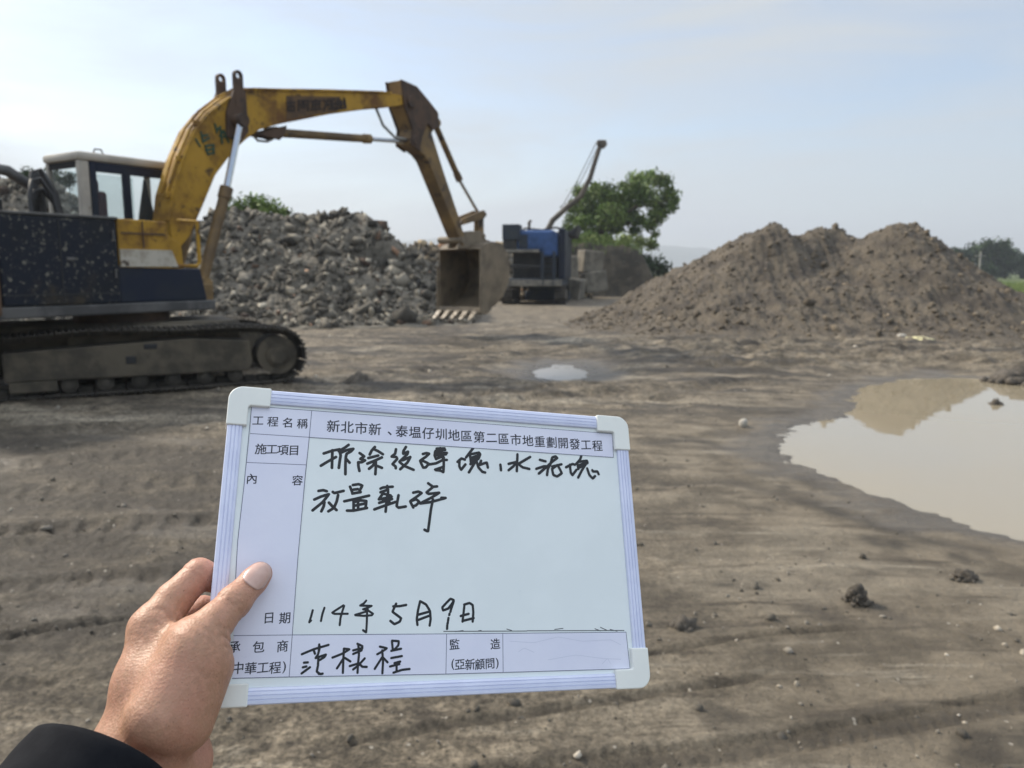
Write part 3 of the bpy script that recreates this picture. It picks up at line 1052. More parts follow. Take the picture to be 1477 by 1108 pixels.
# engine deck: exhaust, pipe, hoses
m = MB(up); m.tube([(.3, 1.75, 2.80), (.85, 1.72, 2.95), (1.05, 1.7, 2.93), (1.25, 1.68, 2.80), (1.42, 1.65, 2.65), (1.42, 1.65, 2.15)], [.07, .075, .075, .07, .07, .07], 10); m.build("exhaust_pipe", GREYD, ex, smooth=True, auto=40)
m = MB(up); m.box(.08, .85, 1.1, 2.2, 2.18, 2.34, .04); m.build("hood", BROWNP, ex)
m = MB(up); m.tube([(.62, 1.30, 2.18), (.62, 1.30, 2.50)], .13, 14); m.tube([(.62, 1.30, 2.50), (.62, 1.30, 2.56)], [.13, .07], 14); m.build("air_cleaner", BLACKR, ex, smooth=True, auto=40)
for k in range(9):
    m = MB(up)
    t0, d0 = .98 + .045 * k, 1.02 + .07 * k
    a_ = .54 + .12 * math.sin(k * 2.1)
    m.tube([(t0, d0, 2.16), (t0 + .01, d0 + .04, 2.16 + a_ * .75), (t0 + .08, d0 + .1, 2.16 + a_ * 1.12), (t0 + .20, d0 + .12, 2.16 + a_ * 1.2), (t0 + .33, d0 + .1, 2.16 + a_ * .8), (t0 + .40, d0 + .05, 2.14)], .030, 8)
    m.build("hydraulic_hose", BLACKR, ex, smooth=True, auto=50)

# boom
BOOM_TOP = [(2.93, 2.12), (2.91, 2.34), (2.98, 2.72), (3.20, 3.27), (3.45, 3.73), (3.72, 4.03), (4.06, 4.29), (4.40, 4.49), (4.80, 4.58), (5.4, 4.68), (6.41, 4.86), (8.06, 5.13), (8.55, 5.16)]
BOOM_BOT = [(8.55, 5.00), (8.20, 4.90), (7.53, 4.75), (6.39, 4.46), (5.15, 4.09), (4.70, 3.93), (4.42, 3.74), (4.20, 3.56), (4.00, 3.35), (3.77, 3.09), (3.54, 2.66), (3.24, 2.12), (3.10, 1.98), (2.92, 1.90)]
m = MB(up); m.prism(BOOM_TOP + BOOM_BOT, .92, 1.28); boom = m.build("boom", YEL, ex, bevel=.012)
# cover plates welded along the back and top of the boom
m = MB(up)
for (a0, b0) in zip(BOOM_TOP[1:-2], BOOM_TOP[2:-1]):
    dx, dz = b0[0] - a0[0], b0[1] - a0[1]
    ln = math.hypot(dx, dz)
    nx_, nz_ = -dz / ln * .022, dx / ln * .022
    m.prism([(a0[0], a0[1]), (b0[0], b0[1]), (b0[0] + nx_, b0[1] + nz_), (a0[0] + nx_, a0[1] + nz_)], .890, 1.31)
m.build("cover_plate", YEL, boom)
m = MB(up)
for (t0, z0) in [(2.96, 2.72), (3.18, 3.28), (3.52, 3.85)]:
    m.box(t0 - .06, t0 + .03, .93, 1.0, z0 - .04, z0 + .05, .01)
m.tube([(a - .045, .99, b + .03) for a, b in BOOM_TOP[2:8]], .020, 6)
m.tube([(a - .045 * (a < 4.5), 1.12, b + .045) for a, b in BOOM_TOP[2:-1]], .020, 6)
m.build("oil_pipe", YEL, boom)


def lug_poly(cx_, cz_, w, h, ang=0.0):
    p = [(-w, -h)] + [(w * math.cos(a), w * math.sin(a)) for a in np.linspace(math.pi, 0, 11)] + [(w, -h)]
    return [(cx_ + x, cz_ + z) for x, z in p]


def lug(d0, d1, c, w, h, hole):
    """plate with a round hole"""
    bm_v, bm_f = [], []
    n_ = 20
    out = []
    for k in range(n_):
        a = 2 * math.pi * k / n_
        x, z = w * math.cos(a), w * math.sin(a)
        if z < 0:
            z = -h * min(1.0, abs(math.sin(a)) * 1.6)
            x = w * (1 if math.cos(a) > 0 else -1) * (1 if abs(math.cos(a)) > .35 else abs(math.cos(a)) / .35)
        out.append((c[0] + x, c[1] + z))
    inn = [(c[0] + hole * math.cos(2 * math.pi * k / n_), c[1] + hole * math.sin(2 * math.pi * k / n_)) for k in range(n_)]
    for d in (d0, d1):
        bm_v += [(a, d, b) for a, b in out] + [(a, d, b) for a, b in inn]
    for k in range(n_):
        j = (k + 1) % n_
        bm_f += [(k, j, n_ + j, n_ + k), (2 * n_ + j, 2 * n_ + k, 3 * n_ + k, 3 * n_ + j), (k, 2 * n_ + k, 2 * n_ + j, j), (n_ + j, 3 * n_ + j, 3 * n_ + k, n_ + k)]
    return bm_v, bm_f


for (d0, d1) in ((.86, .918), (1.282, 1.34)):
    m = MB(up); m.add(*lug(d0, d1, (4.27, 4.70), .085, .5, .045)); m.build("lifting_lug", RUST, boom)
m = MB(up)
m.prism([(4.0, 3.72), (4.26, 3.66), (4.42, 3.85), (4.40, 4.50), (4.17, 4.46), (4.02, 4.1)], .865, .918)
m.prism([(4.0, 3.72), (4.26, 3.66), (4.42, 3.85), (4.40, 4.50), (4.17, 4.46), (4.02, 4.1)], 1.282, 1.335)
m.tube([(4.17, .70, 3.98), (4.17, 1.50, 3.98)], .09, 14)
m.build("cylinder_bracket", RUST, boom)
# faded lettering panel and green marks on the boom side
m = MB(up)
m.prism([(5.28, 4.18), (6.55, 4.54), (6.62, 4.80), (5.30, 4.58)], .912, .919)
m.build("faded_panel", mat("rusty_brown_panel", (.075, .042, .022), (.12, .066, .025), scale=5, rough=.8), boom)


def strokes_on_boom(name, strokes, w, m_):
    mb = MB(up)
    for i, st_ in enumerate(strokes):
        for (a0, b0), (a1, b1) in zip(st_[:-1], st_[1:]):
            L_ = math.hypot(a1 - a0, b1 - b0)
            ux, uz = (a1 - a0) / L_, (b1 - b0) / L_
            e = w * .5
            mb.prism([(a0 - ux * e - uz * e, b0 - uz * e + ux * e), (a1 + ux * e - uz * e, b1 + uz * e + ux * e), (a1 + ux * e + uz * e, b1 + uz * e - ux * e), (a0 - ux * e + uz * e, b0 - uz * e - ux * e)], .906 - .0006 * i, .916)
    return mb.build(name, m_, boom)


def bt(u, v, d=.915):
    q = _ray(u, v)
    n_ = np.array(ldir)
    P = np.array(R0 + ROOT) + d * n_
    s = np.dot(P - _C, n_) / np.dot(q, n_)
    q = _C + q * s - np.array(R0 + ROOT)
    return float(q @ np.array(hdir)), float(q[2])


gz_ = lambda pts: [bt(260 + x / 6.925, 95 + y / 6.925) for x, y in pts]
strokes_on_boom("green_marking", [gz_(s) for s in [
    [(155, 735), (195, 800)], [(205, 665), (225, 760), (285, 720)], [(215, 700), (270, 690)], [(250, 800), (330, 790), (335, 870), (275, 885), (250, 800)], [(255, 845), (330, 830)],
    [(345, 585), (365, 665)], [(365, 640), (400, 610)], [(395, 700), (430, 650), (480, 760)], [(400, 640), (415, 770)], [(430, 710), (485, 690)]]], .030, GREENP)
LETTER = mat("faded_lettering", (.030, .020, .016), rough=.9)
lz = lambda x0, pts: [bt(x0 + x, 152 + y - .02 * (x0 - 412)) for x, y in pts]
LET = []
for x0, ss in [(414, [[(0, -3), (11, -4)], [(5, -7), (5, 8)], [(1, 8), (1, 2), (10, 1), (10, 8), (1, 8)]]),
               (430, [[(0, -6), (0, 8)], [(0, -6), (6, -6), (6, -1), (0, -1)], [(8, -6), (14, -6), (14, 8)], [(8, -6), (8, -1), (14, -1)], [(4, 3), (10, 3)]]),
               (449, [[(0, -5), (13, -6)], [(6, -7), (6, 7)], [(1, 0), (12, -1)], [(0, 7), (13, 6)], [(2, -3), (2, 4)], [(11, -3), (11, 4)]]),
               (467, [[(0, -6), (5, 1)], [(5, -6), (0, 7)], [(8, -6), (14, -7)], [(11, -6), (11, 6)], [(7, 0), (15, -1)], [(7, 6), (15, 5)]]),
               (485, [[(2, -7), (0, -2), (12, -4)], [(6, -5), (6, 6)], [(1, 1), (12, 0)], [(0, 6), (13, 5)], [(11, -8), (13, 4)]])]:
    LET += [lz(x0, s) for s in ss]
strokes_on_boom("faded_lettering", LET, .034, LETTER)


def cylinder(name, p_base, p_mid, p_rod, rb, rrod, m_, parent, d):
    mb = MB(up)
    pb, pm_, pr_ = [(a, d, b) for a, b in (p_base, p_mid, p_rod)]
    v = (Vector(pm_) - Vector(pb)).normalized()
    mb.tube([pb, tuple(Vector(pm_) - v * .16)], rb, 14)
    mb.tube([tuple(Vector(pm_) - v * .18), pm_], rb * 1.22, 14)
    mb.tube([(pb[0], d - .12, pb[2]), (pb[0], d + .12, pb[2])], rb * 1.15, 14)
    o = mb.build(name, m_, parent, smooth=True, auto=40)
    mb = MB(up)
    mb.tube([pm_, pr_], rrod, 12)
    mb.build("cylinder_rod", STEEL, o, smooth=True, auto=40)
    mb = MB(up)
    mb.tube([(pr_[0], d - .10, pr_[2]), (pr_[0], d + .10, pr_[2])], rrod * 1.9, 14)
    mb.build("rod_eye", RUST, o, smooth=True, auto=40)
    return o


cylinder("boom_cylinder", (3.28, 1.40), (3.84, 2.90), (4.17, 3.98), .085, .055, ARMY, ex, .75)
cylinder("boom_cylinder", (3.28, 1.40), (3.84, 2.90), (4.17, 3.98), .085, .055, ARMY, ex, 1.45)
m = MB(up); m.box(3.1, 3.4, .62, 1.78, 1.2, 1.45, .03); m.box(2.9, 3.15, .3, 2.1, 1.05, 1.4, .02); m.build("cylinder_mount", ARMY, ex)
cylinder("arm_cylinder", (5.10, 3.96), (7.60, 4.19), (8.74, 4.29), .075, .042, ARMY, ex, 1.1)
m = MB(up)
m.prism([(4.55, 3.85), (5.35, 4.10), (5.30, 3.95), (5.18, 3.83), (5.02, 3.85)], .97, 1.02)
m.prism([(4.55, 3.85), (5.35, 4.10), (5.30, 3.95), (5.18, 3.83), (5.02, 3.85)], 1.18, 1.23)
m.build("arm_cylinder_bracket", RUST, boom, bevel=.01)
PALEHOSE = mat("pale_hose", (.30, .30, .29), rough=.6)
m = MB(up); m.tube([(4.7, 1.1, 3.86), (4.8, 1.1, 3.78), (5.0, 1.1, 3.79), (5.25, 1.10, 3.92)], .022, 6); m.build("hydraulic_hose", PALEHOSE, ex, smooth=True)
m = MB(up); m.tube([(7.75, 1.05, 4.80), (7.95, 1.05, 4.50), (8.3, 1.05, 4.32), (8.85, 1.05, 4.33)], .030, 6); m.build("hydraulic_hose", PALEHOSE, ex, smooth=True)
# arm
ARM = [(8.38, 5.45), (8.83, 5.39), (9.18, 5.19), (9.53, 4.99), (9.55, 4.73), (9.4, 4.54), (9.78, 3.83), (10.4, 2.77), (10.6, 2.35), (10.52, 2.12), (10.44, 2.25), (9.26, 3.94), (9.09, 4.06), (8.66, 4.22), (8.71, 4.52), (8.46, 4.92)]
m = MB(up); m.prism(ARM, .93, 1.27); arm = m.build("arm", ARMY, ex, bevel=.015)
m = MB(up)
for d0, d1 in ((.875, .925), (1.275, 1.325)):
    m.prism([(8.35, 5.45), (8.85, 5.41), (9.25, 5.19), (9.57, 5.0), (9.60, 4.72), (9.38, 4.60), (9.20, 4.72), (9.0, 4.40), (8.92, 4.10), (8.63, 4.20), (8.68, 4.53), (8.44, 4.94)], d0, d1)
m.tube([(8.62, .82, 5.05), (8.62, 1.38, 5.05)], .12, 16)
m.tube([(8.76, .85, 4.30), (8.76, 1.35, 4.30)], .09, 14)
m.build("pivot_plate", RUST, arm, bevel=.012)
bc = cylinder("bucket_cylinder", (9.72, 4.82), (10.64, 3.68), (11.44, 2.95), .07, .04, ARMY, ex, 1.1)
m = MB(up)
m.tube([(9.75, 1.10, 4.72), (9.95, 1.10, 4.60), (10.35, 1.1, 4.15), (10.6, 1.10, 3.8)], .022, 6)
m.build("hydraulic_hose", BLACKR, ex, smooth=True)
m = MB(up)
for d0, d1 in ((.93, .99), (1.21, 1.27)):
    m.prism([(10.42, 2.62), (10.50, 2.78), (11.42, 3.04), (11.54, 2.94), (11.42, 2.84)], d0, d1)
    m.prism([(11.36, 2.95), (11.50, 2.95), (11.50, 2.40), (11.34, 2.30)], d0 + .07 if d0 < 1.1 else d0 - .07, d1 + .07 if d0 < 1.1 else d1 - .07)
m.build("bucket_link", ARMY, ex, bevel=.01)

# bucket: a curved shell between two side plates
prof = [(10.72, .66), (10.95, .62), (11.35, .76), (11.72, .98), (11.97, 1.32), (12.02, 1.68), (11.90, 2.02), (11.62, 2.24), (11.25, 2.28), (10.90, 2.20), (10.74, 2.10)]
bv, bf = [], []
c0, c1, th = .60, 1.80, .035
cen = np.mean(prof, 0)
for d in (c0, c1):
    for k in (1.0, .95):
        bv += [(cen[0] + (a - cen[0]) * k, d, cen[1] + (b - cen[1]) * k) for a, b in prof]
n_ = len(prof)
for k in range(n_ - 1):
    bf += [(k, k + 1, 2 * n_ + k + 1, 2 * n_ + k), (n_ + k + 1, n_ + k, 3 * n_ + k, 3 * n_ + k + 1)]
bf += [(0, 2 * n_, 3 * n_, n_), (n_ - 1, 2 * n_ - 1, 4 * n_ - 1, 3 * n_ - 1)]
m = MB(up); m.add(bv, bf)
for d0, d1 in ((c0 - .02, c0 + .025), (c1 - .025, c1 + .02)):
    m.prism(prof, d0, d1)
bucket = m.build("bucket", BUCKM, ex)
m = MB(up)
m.prism([(10.66, .60), (10.90, .56), (10.98, .64), (10.70, .74)], c0 - .06, c1 + .06)
for d0, d1 in ((c0 - .05, c0 - .02), (c1 + .02, c1 + .05)):
    m.prism([(10.66, .60), (11.0, .58), (10.95, 1.0), (10.80, 1.7), (10.70, 1.7)], d0, d1)
m.build("cutting_edge", BUCKM, bucket, bevel=.008)
m = MB(up)
for d0, d1 in ((.94, .99), (1.21, 1.26)):
    m.prism([(10.30, 2.10), (10.55, 2.48), (11.3, 2.55), (11.62, 2.22), (11.2, 2.2), (10.8, 2.12)], d0, d1)
m.tube([(10.42, .85, 2.3), (10.42, 1.55, 2.3)], .08, 14)
m.tube([(11.40, .92, 2.42), (11.40, 1.48, 2.42)], .06, 14)
m.build("bucket_ear", BUCKM, bucket, bevel=.01)
for k in range(5):
    d = .68 + k * .26
    m = MB(up)
    m.add([(10.80, d - .07, .70), (10.80, d + .07, .70), (10.80, d - .07, .56), (10.80, d + .07, .56), (10.60, d - .065, .63), (10.60, d + .065, .63), (10.60, d - .065, .52), (10.60, d + .065, .52),
           (10.38, d - .04, .47), (10.38, d + .04, .47), (10.38, d - .04, .43), (10.38, d + .04, .43)],
          [(0, 1, 5, 4), (2, 6, 7, 3), (0, 4, 6, 2), (1, 3, 7, 5), (4, 5, 9, 8), (6, 10, 11, 7), (4, 8, 10, 6), (5, 7, 11, 9), (8, 9, 11, 10), (0, 2, 3, 1)])
    m.build("bucket_tooth", TOOTHM, bucket)

# undercarriage
S0, S1, WZ, WR = -.38, 3.33, .415, .36


def track_path(n):
    """closed loop round sprocket and idler, top run slightly sagging"""
    pts = []
    for s in np.linspace(S0, S1, 40)[:-1]:
        pts.append((s, WZ - WR))
    for a in np.linspace(-math.pi / 2, math.pi / 2, 16)[:-1]:
        pts.append((S1 + WR * math.cos(a), WZ + WR * math.sin(a)))
    for s in np.linspace(S1, S0, 40)[:-1]:
        f_ = (s - S0) / (S1 - S0)
        pts.append((s, WZ + WR + .055 * math.sin(math.pi * f_) * (1 if f_ > .5 else .8) - .02 * math.sin(4 * math.pi * f_)))
    for a in np.linspace(math.pi / 2, 3 * math.pi / 2, 16)[:-1]:
        pts.append((S0 + WR * math.cos(a), WZ + WR * math.sin(a)))
    P = np.array(pts + pts[:1])
    L_ = np.concatenate([[0], np.cumsum(np.hypot(*np.diff(P, axis=0).T))])
    q = np.linspace(0, L_[-1], n, endpoint=False)
    X_, Z_ = np.interp(q, L_, P[:, 0]), np.interp(q, L_, P[:, 1])
    return X_, Z_


def crawler(o0, width, xf, parent, S=None, nm="crawler_track", n=52, front_o=None):
    X_, Z_ = track_path(n)
    mb = MB(xf)
    for i in range(n):
        j = (i + 1) % n
        tx, tz_ = X_[j] - X_[i - 1], Z_[j] - Z_[i - 1]
        ln = math.hypot(tx, tz_)
        tx, tz_ = tx / ln, tz_ / ln
        nx_, nz_ = tz_, -tx           # outward
        c = (X_[i], Z_[i])
        w_ = .088
        mb.prism([(c[0] - tx * w_, c[1] - tz_ * w_), (c[0] + tx * w_, c[1] + tz_ * w_), (c[0] + tx * w_ + nx_ * .018, c[1] + tz_ * w_ + nz_ * .018), (c[0] - tx * w_ + nx_ * .018, c[1] - tz_ * w_ + nz_ * .018)], o0, o0 + width)
        for g in (-.07, 0, .07):
            a0, a1 = g - .009, g + .009
            mb.prism([(c[0] + tx * a0 + nx_ * .016, c[1] + tz_ * a0 + nz_ * .016), (c[0] + tx * a1 + nx_ * .016, c[1] + tz_ * a1 + nz_ * .016),
                      (c[0] + tx * a1 + nx_ * .045, c[1] + tz_ * a1 + nz_ * .045), (c[0] + tx * a0 + nx_ * .045, c[1] + tz_ * a0 + nz_ * .045)], o0 + .01, o0 + width - .01)
        # chain link on the inside
        for oo in (o0 + width * .36, o0 + width * .60):
            mb.prism([(c[0] - tx * .08 - nx_ * .07, c[1] - tz_ * .08 - nz_ * .07), (c[0] + tx * .08 - nx_ * .07, c[1] + tz_ * .08 - nz_ * .07), (c[0] + tx * .08, c[1] + tz_ * .08), (c[0] - tx * .08, c[1] - tz_ * .08)], oo, oo + .03)
    t_o = mb.build(nm, TRACKM, parent)
    return t_o


def undercarriage(o0):
    t_o = crawler(o0, .6, tr, ex)
    mb = MB(tr)
    mb.tube([(S1, o0 + .10, WZ), (S1, o0 + .50, WZ)], .275, 28)
    mb.tube([(S1, o0 + .06, WZ), (S1, o0 + .54, WZ)], .15, 20)
    mb.tube([(S1, o0 + .03, WZ), (S1, o0 + .57, WZ)], .115, 20)
    mb.build("idler_wheel", FRAMEM, t_o, smooth=True, auto=40)
    mb = MB(tr)
    mb.tube([(S0, o0 + .14, WZ), (S0, o0 + .46, WZ)], .26, 24)
    mb.tube([(S0, o0 + .04, WZ), (S0, o0 + .56, WZ)], .17, 20)
    mb.build("sprocket", TRACKM, t_o, smooth=True, auto=40)
    mb = MB(tr)
    mb.prism([(.06, .24), (2.92, .22), (2.98, .34), (2.95, .64), (2.2, .70), (.06, .60)], o0 + .045, o0 + .50)
    mb.prism([(.10, .10), (.62, .10), (.62, .24), (.10, .24)], o0 + .05, o0 + .12)
    mb.build("track_frame", FRAMEM, t_o, bevel=.02)
    mb = MB(tr)
    mb.box(1.40, 1.52, o0 + .035, o0 + .06, .40, .50, .01); mb.build("frame_opening", BLACKR, t_o)
    mb = MB(tr); mb.box(1.62, 1.78, o0 + .037, o0 + .06, .58, .65, .01); mb.build("frame_opening", BLACKR, t_o)
    for s in np.linspace(.35, 2.75, 7):
        mb = MB(tr)
        mb.tube([(s, o0 + .10, .17), (s, o0 + .50, .17)], .10, 16)
        mb.tube([(s, o0 + .07, .17), (s, o0 + .53, .17)], .05, 12)
        mb.build("track_roller", TRACKM, t_o, smooth=True, auto=40)
    return t_o


undercarriage(0.0)
undercarriage(2.15)
m = MB(tr); m.box(.75, 2.35, .45, 2.30, .32, .86, .05); m.box(-.3, 2.95, .66, 2.1, .30, .89, .05); m.build("car_body", FRAMEM, ex)
m = MB(); c = tr((1.45, 1.35, 0)); m.tube([(c.x, c.y, .78), (c.x, c.y, 1.04)], .62, 32); m.build("slewing_ring", RUST, ex, smooth=True, auto=40)

# ------------------------------------------------------------------ crusher behind the bucket
CR = Vector((1.05, 36.6, 0))
cz = -R(7)
cq, sq = math.cos(cz), math.sin(cz)
cr = lambda p: Vector((p[0] * cq - p[1] * sq, p[0] * sq + p[1] * cq, p[2]))     # x across, y backwards
cru = empty("crusher", CR, "dark blue tracked rock crusher standing behind the excavator bucket", "crusher")
BLUEP = mat("blue_hood_paint", (.026, .080, .23), (.018, .055, .15), scale=1.3, rough=.45, rough2=.7, spots=(.10, .10, .10), sscale=4, slo=.66, shi=.76)
DARKB = mat("dark_machine_blue", (.012, .022, .040), (.020, .028, .036), scale=2, rough=.6, spots=(.08, .075, .065), sscale=5, slo=.64, shi=.74)
DARKM = mat("greasy_black_steel", (.016, .016, .016), (.03, .027, .023), scale=3, rough=.7)
PALES = mat("dusty_pale_steel", (.22, .20, .165), (.13, .12, .10), scale=3, rough=.8)
m = MB(cr); m.box(-1.35, 1.25, .1, 8.5, .90, 1.22, .03); m.build("chassis", DARKB, cru)
m = MB(cr); m.box(-1.40, 1.28, -.02, .12, .86, 1.16, .02); m.build("front_beam", PALES, cru)
m = MB(cr); m.box(-1.45, .20, -.12, .30, 2.42, 2.56, .02); m.build("platform_beam", PALES, cru)
m = MB(cr)
pr = [(-.98, 2.5)] + [(-.98, 3.1), (-.90, 3.36), (-.74, 3.46), (.80, 3.46), (.98, 3.36), (1.06, 3.1), (1.06, 2.2), (.3, 2.2), (.3, 2.5)]
m.add([(x, .25, z) for x, z in pr] + [(x, 3.4, z) for x, z in pr], [tuple(range(len(pr)))[::-1], tuple(range(len(pr), 2 * len(pr)))] + [(i, (i + 1) % len(pr), (i + 1) % len(pr) + len(pr), i + len(pr)) for i in range(len(pr))])
hood = m.build("engine_hood", BLUEP, cru, bevel=.16, seg=4)
m = MB(cr); m.box(-.78, -.35, .235, .26, 2.62, 3.25, .01); m.build("hood_door", DARKB, hood)
m = MB(cr); m.box(-1.52, -.70, .0, 1.1, 3.0, 3.72, .04); m.build("control_cabinet", DARKB, cru)
m = MB(cr); m.box(-1.50, -.85, .05, 1.0, 2.56, 3.0, .03); m.build("pump_box", DARKM, cru)
m = MB(cr); m.box(1.08, 1.40, .3, 6.5, 1.2, 3.52, .05); m.build("side_panel", NAVY2, cru)
m = MB(cr); m.box(-1.15, .98, 1.0, 7.5, 1.2, 2.45, .03); m.build("crusher_body", DARKM, cru)
m = MB(cr); m.box(-1.2, .4, .05, .22, 1.72, 1.86, .02); m.build("cross_beam", DARKM, cru)
for x in (-1.36, .34, .93):
    m = MB(cr); m.box(x - .055, x + .055, .0, .13, 1.14, 2.44, .01); m.build("post", DARKB, cru)
m = MB(cr)
for z in np.arange(1.3, 2.4, .24):
    m.tube([(.40, -.02, z), (.86, -.02, z)], .022, 6)
m.tube([(.40, -.02, .9), (.40, -.02, 2.5)], .028, 6); m.tube([(.86, -.02, .9), (.86, -.02, 2.5)], .028, 6)
m.build("ladder", DARKB, cru)
m = MB(cr); m.tube([(-.35, .9, 3.38), (-.35, .9, 3.86)], .07, 10); m.tube([(-.35, .9, 3.86), (-.25, .85, 3.92)], .06, 10); m.build("exhaust_stack", RUST, cru)
m = MB(cr); m.tube([(-.7, .5, 3.42), (-.5, .5, 3.55), (.3, .5, 3.47), (.95, .5, 3.58), (1.3, .6, 3.50)], .045, 8); m.build("hose_run", BLACKR, cru)
m = MB(cr)
hp = [(-1.3, 3.3), (1.5, 3.6), (1.9, 3.9), (1.75, 3.35), (1.3, 3.3), (1.1, 2.3), (-1.0, 2.3)]
m.add([(x, 3.6, z) for x, z in hp] + [(x, 7.8, z) for x, z in hp], [tuple(range(7))[::-1], tuple(range(7, 14))] + [(i, (i + 1) % 7, (i + 1) % 7 + 7, i + 7) for i in range(7)])
m.build("feed_hopper", DARKM, cru, bevel=.03)
for x0 in (-1.58, .92):
    mb = MB()
    n0 = len(mb.v)
    trk = MB(lambda p, x0=x0: cr((x0 + p[1], .2 + (p[0] + .8) * .82, p[2] * 1.05)))
    X_, Z_ = track_path(40)
    P_ = [(a, b) for a, b in zip(X_, Z_)]
    for i in range(40):
        a, b = P_[i], P_[(i + 1) % 40]
        ln = math.hypot(b[0] - a[0], b[1] - a[1])
        nx_, nz_ = (b[1] - a[1]) / ln, -(b[0] - a[0]) / ln
        trk.prism([a, (b[0] * .9 + a[0] * .1, b[1] * .9 + a[1] * .1), (b[0] * .9 + a[0] * .1 + nx_ * .05, b[1] * .9 + a[1] * .1 + nz_ * .05), (a[0] + nx_ * .05, a[1] + nz_ * .05)], 0, .5)
    t_o = trk.build("crawler_track", TRACKM, cru)
    fr = MB(lambda p, x0=x0: cr((x0 + p[1], .2 + (p[0] + .8) * .82, p[2] * 1.05)))
    fr.prism([(-.3, .2), (3.2, .2), (3.2, .62), (-.3, .62)], .06, .44)
    fr.tube([(-.38, .08, WZ), (-.38, .42, WZ)], .30, 18); fr.tube([(3.33, .08, WZ), (3.33, .42, WZ)], .30, 18)
    fr.build("track_frame", FRAMEM, t_o)

# conveyor-like curved boom behind the crusher
KB = Vector((2.0, 42.5, 0))
bo = empty("lifting_boom", KB, "thin curved brown boom with two slack cables rising behind the blue crusher", "boom")
BOOMM = mat("weathered_boom_steel", (.14, .115, .085), (.085, .07, .055), scale=2, rough=.8)
bpx = [(785, 342), (797, 318), (818, 299), (838, 283), (851, 257), (860, 228), (867, 207)]
bp_ = [Vector(at_depth(u, v, 42.5)) - KB for u, v in bpx]
bp_ = [Vector((-.3, 0, .0)), Vector((-.25, 0, 2.0))] + bp_
m = MB(); m.tube(bp_, [.24, .22, .17, .15, .145, .14, .13, .12, .11], 8); bm_o = m.build("boom_tube", BOOMM, bo, smooth=True)
m = MB()
q = bp_[-1]
m.box(q.x - .22, q.x + .26, -.18, .18, q.z - .12, q.z + .16, .05); m.tube([(q.x + .1, -.2, q.z - .05), (q.x + .1, .2, q.z - .05)], .2, 12)
m.build("boom_head", BOOMM, bo)
for dx in (-.05, .14):
    m = MB(); p0 = q + Vector((-.2 + dx, 0, .05)); p1 = Vector(at_depth(811 + dx * 30, 300, 42.5)) - KB + Vector((0, .1, 0))
    m.tube([p0, p0.lerp(p1, .5) + Vector((.0, 0, -.15)), p1], .022, 5); m.build("cable", GREYD, bo)
m = MB(); m.box(-1.1, .9, -.9, .9, .3, 1.5, .08); m.box(-1.3, 1.1, -1.0, 1.0, .0, .5, .1); m.build("boom_base", DARKB, bo)

# ------------------------------------------------------------------ mound, blocks and vegetation
MSOIL = mat("bank_soil", (.095, .078, .055), (.050, .042, .031), scale=1.4, rough=.95, bump=.06, bscale=4, spots=(.22, .2, .17), sscale=5, slo=.64, shi=.72)
mx = np.linspace(1.2, 13, 130)
my = np.linspace(46, 64, 110)
X, Y = np.meshgrid(mx, my, indexing="ij")
x, y = X.ravel(), Y.ravel()
e = np.minimum.reduce([(y - 47.6 + .7 * fbm(x * .6, y * .2, 3)) / .9, (x - 1.8) / 1.2, (10.2 - .0 * y - x + .9 * fbm(y * .4, x * .3, 3)) / 3.4, (63 - y) / 2])
mz = 3.25 * sstep(0, 1, e) + .35 * fbm(x * .5, y * .4, 3) * sstep(.2, 1, e) + .18 * fbm(x * 1.7, y * 1.7, 3, .6) - .12
ii_, jj_ = np.meshgrid(np.arange(129), np.arange(109), indexing="ij")
f = np.stack([ii_ * 110 + jj_, (ii_ + 1) * 110 + jj_, (ii_ + 1) * 110 + jj_ + 1, ii_ * 110 + jj_ + 1], -1).reshape(-1, 4)
bank = mesh_obj("earth_bank", np.stack([x - 7, y - 55, mz], 1), f, MSOIL, smooth=True, loc=(7, 55, 0))
tag(bank, "steep brown earth bank with a grassy top under the tree", "earth bank")


def leaf_mat(name, c1, c2, scale=.5):
    m = mat(name, c1, c2, scale=scale, lo=.38, hi=.62, rough=.6, attr="tint", spec=.3)
    b = m.node_tree.nodes["Principled BSDF"]
    b.inputs["Transmission Weight"].default_value = 0
    return m


LEAF = leaf_mat("tree_leaf", (.085, .145, .022), (.15, .205, .045))
LEAFD = leaf_mat("dark_leaf", (.022, .045, .014), (.040, .065, .022))
GRASSM = leaf_mat("bank_grass", (.11, .17, .035), (.18, .22, .06))
BARK = mat("bark", (.075, .060, .045), (.045, .036, .028), scale=6, rough=.95, bump=.02, bscale=12)


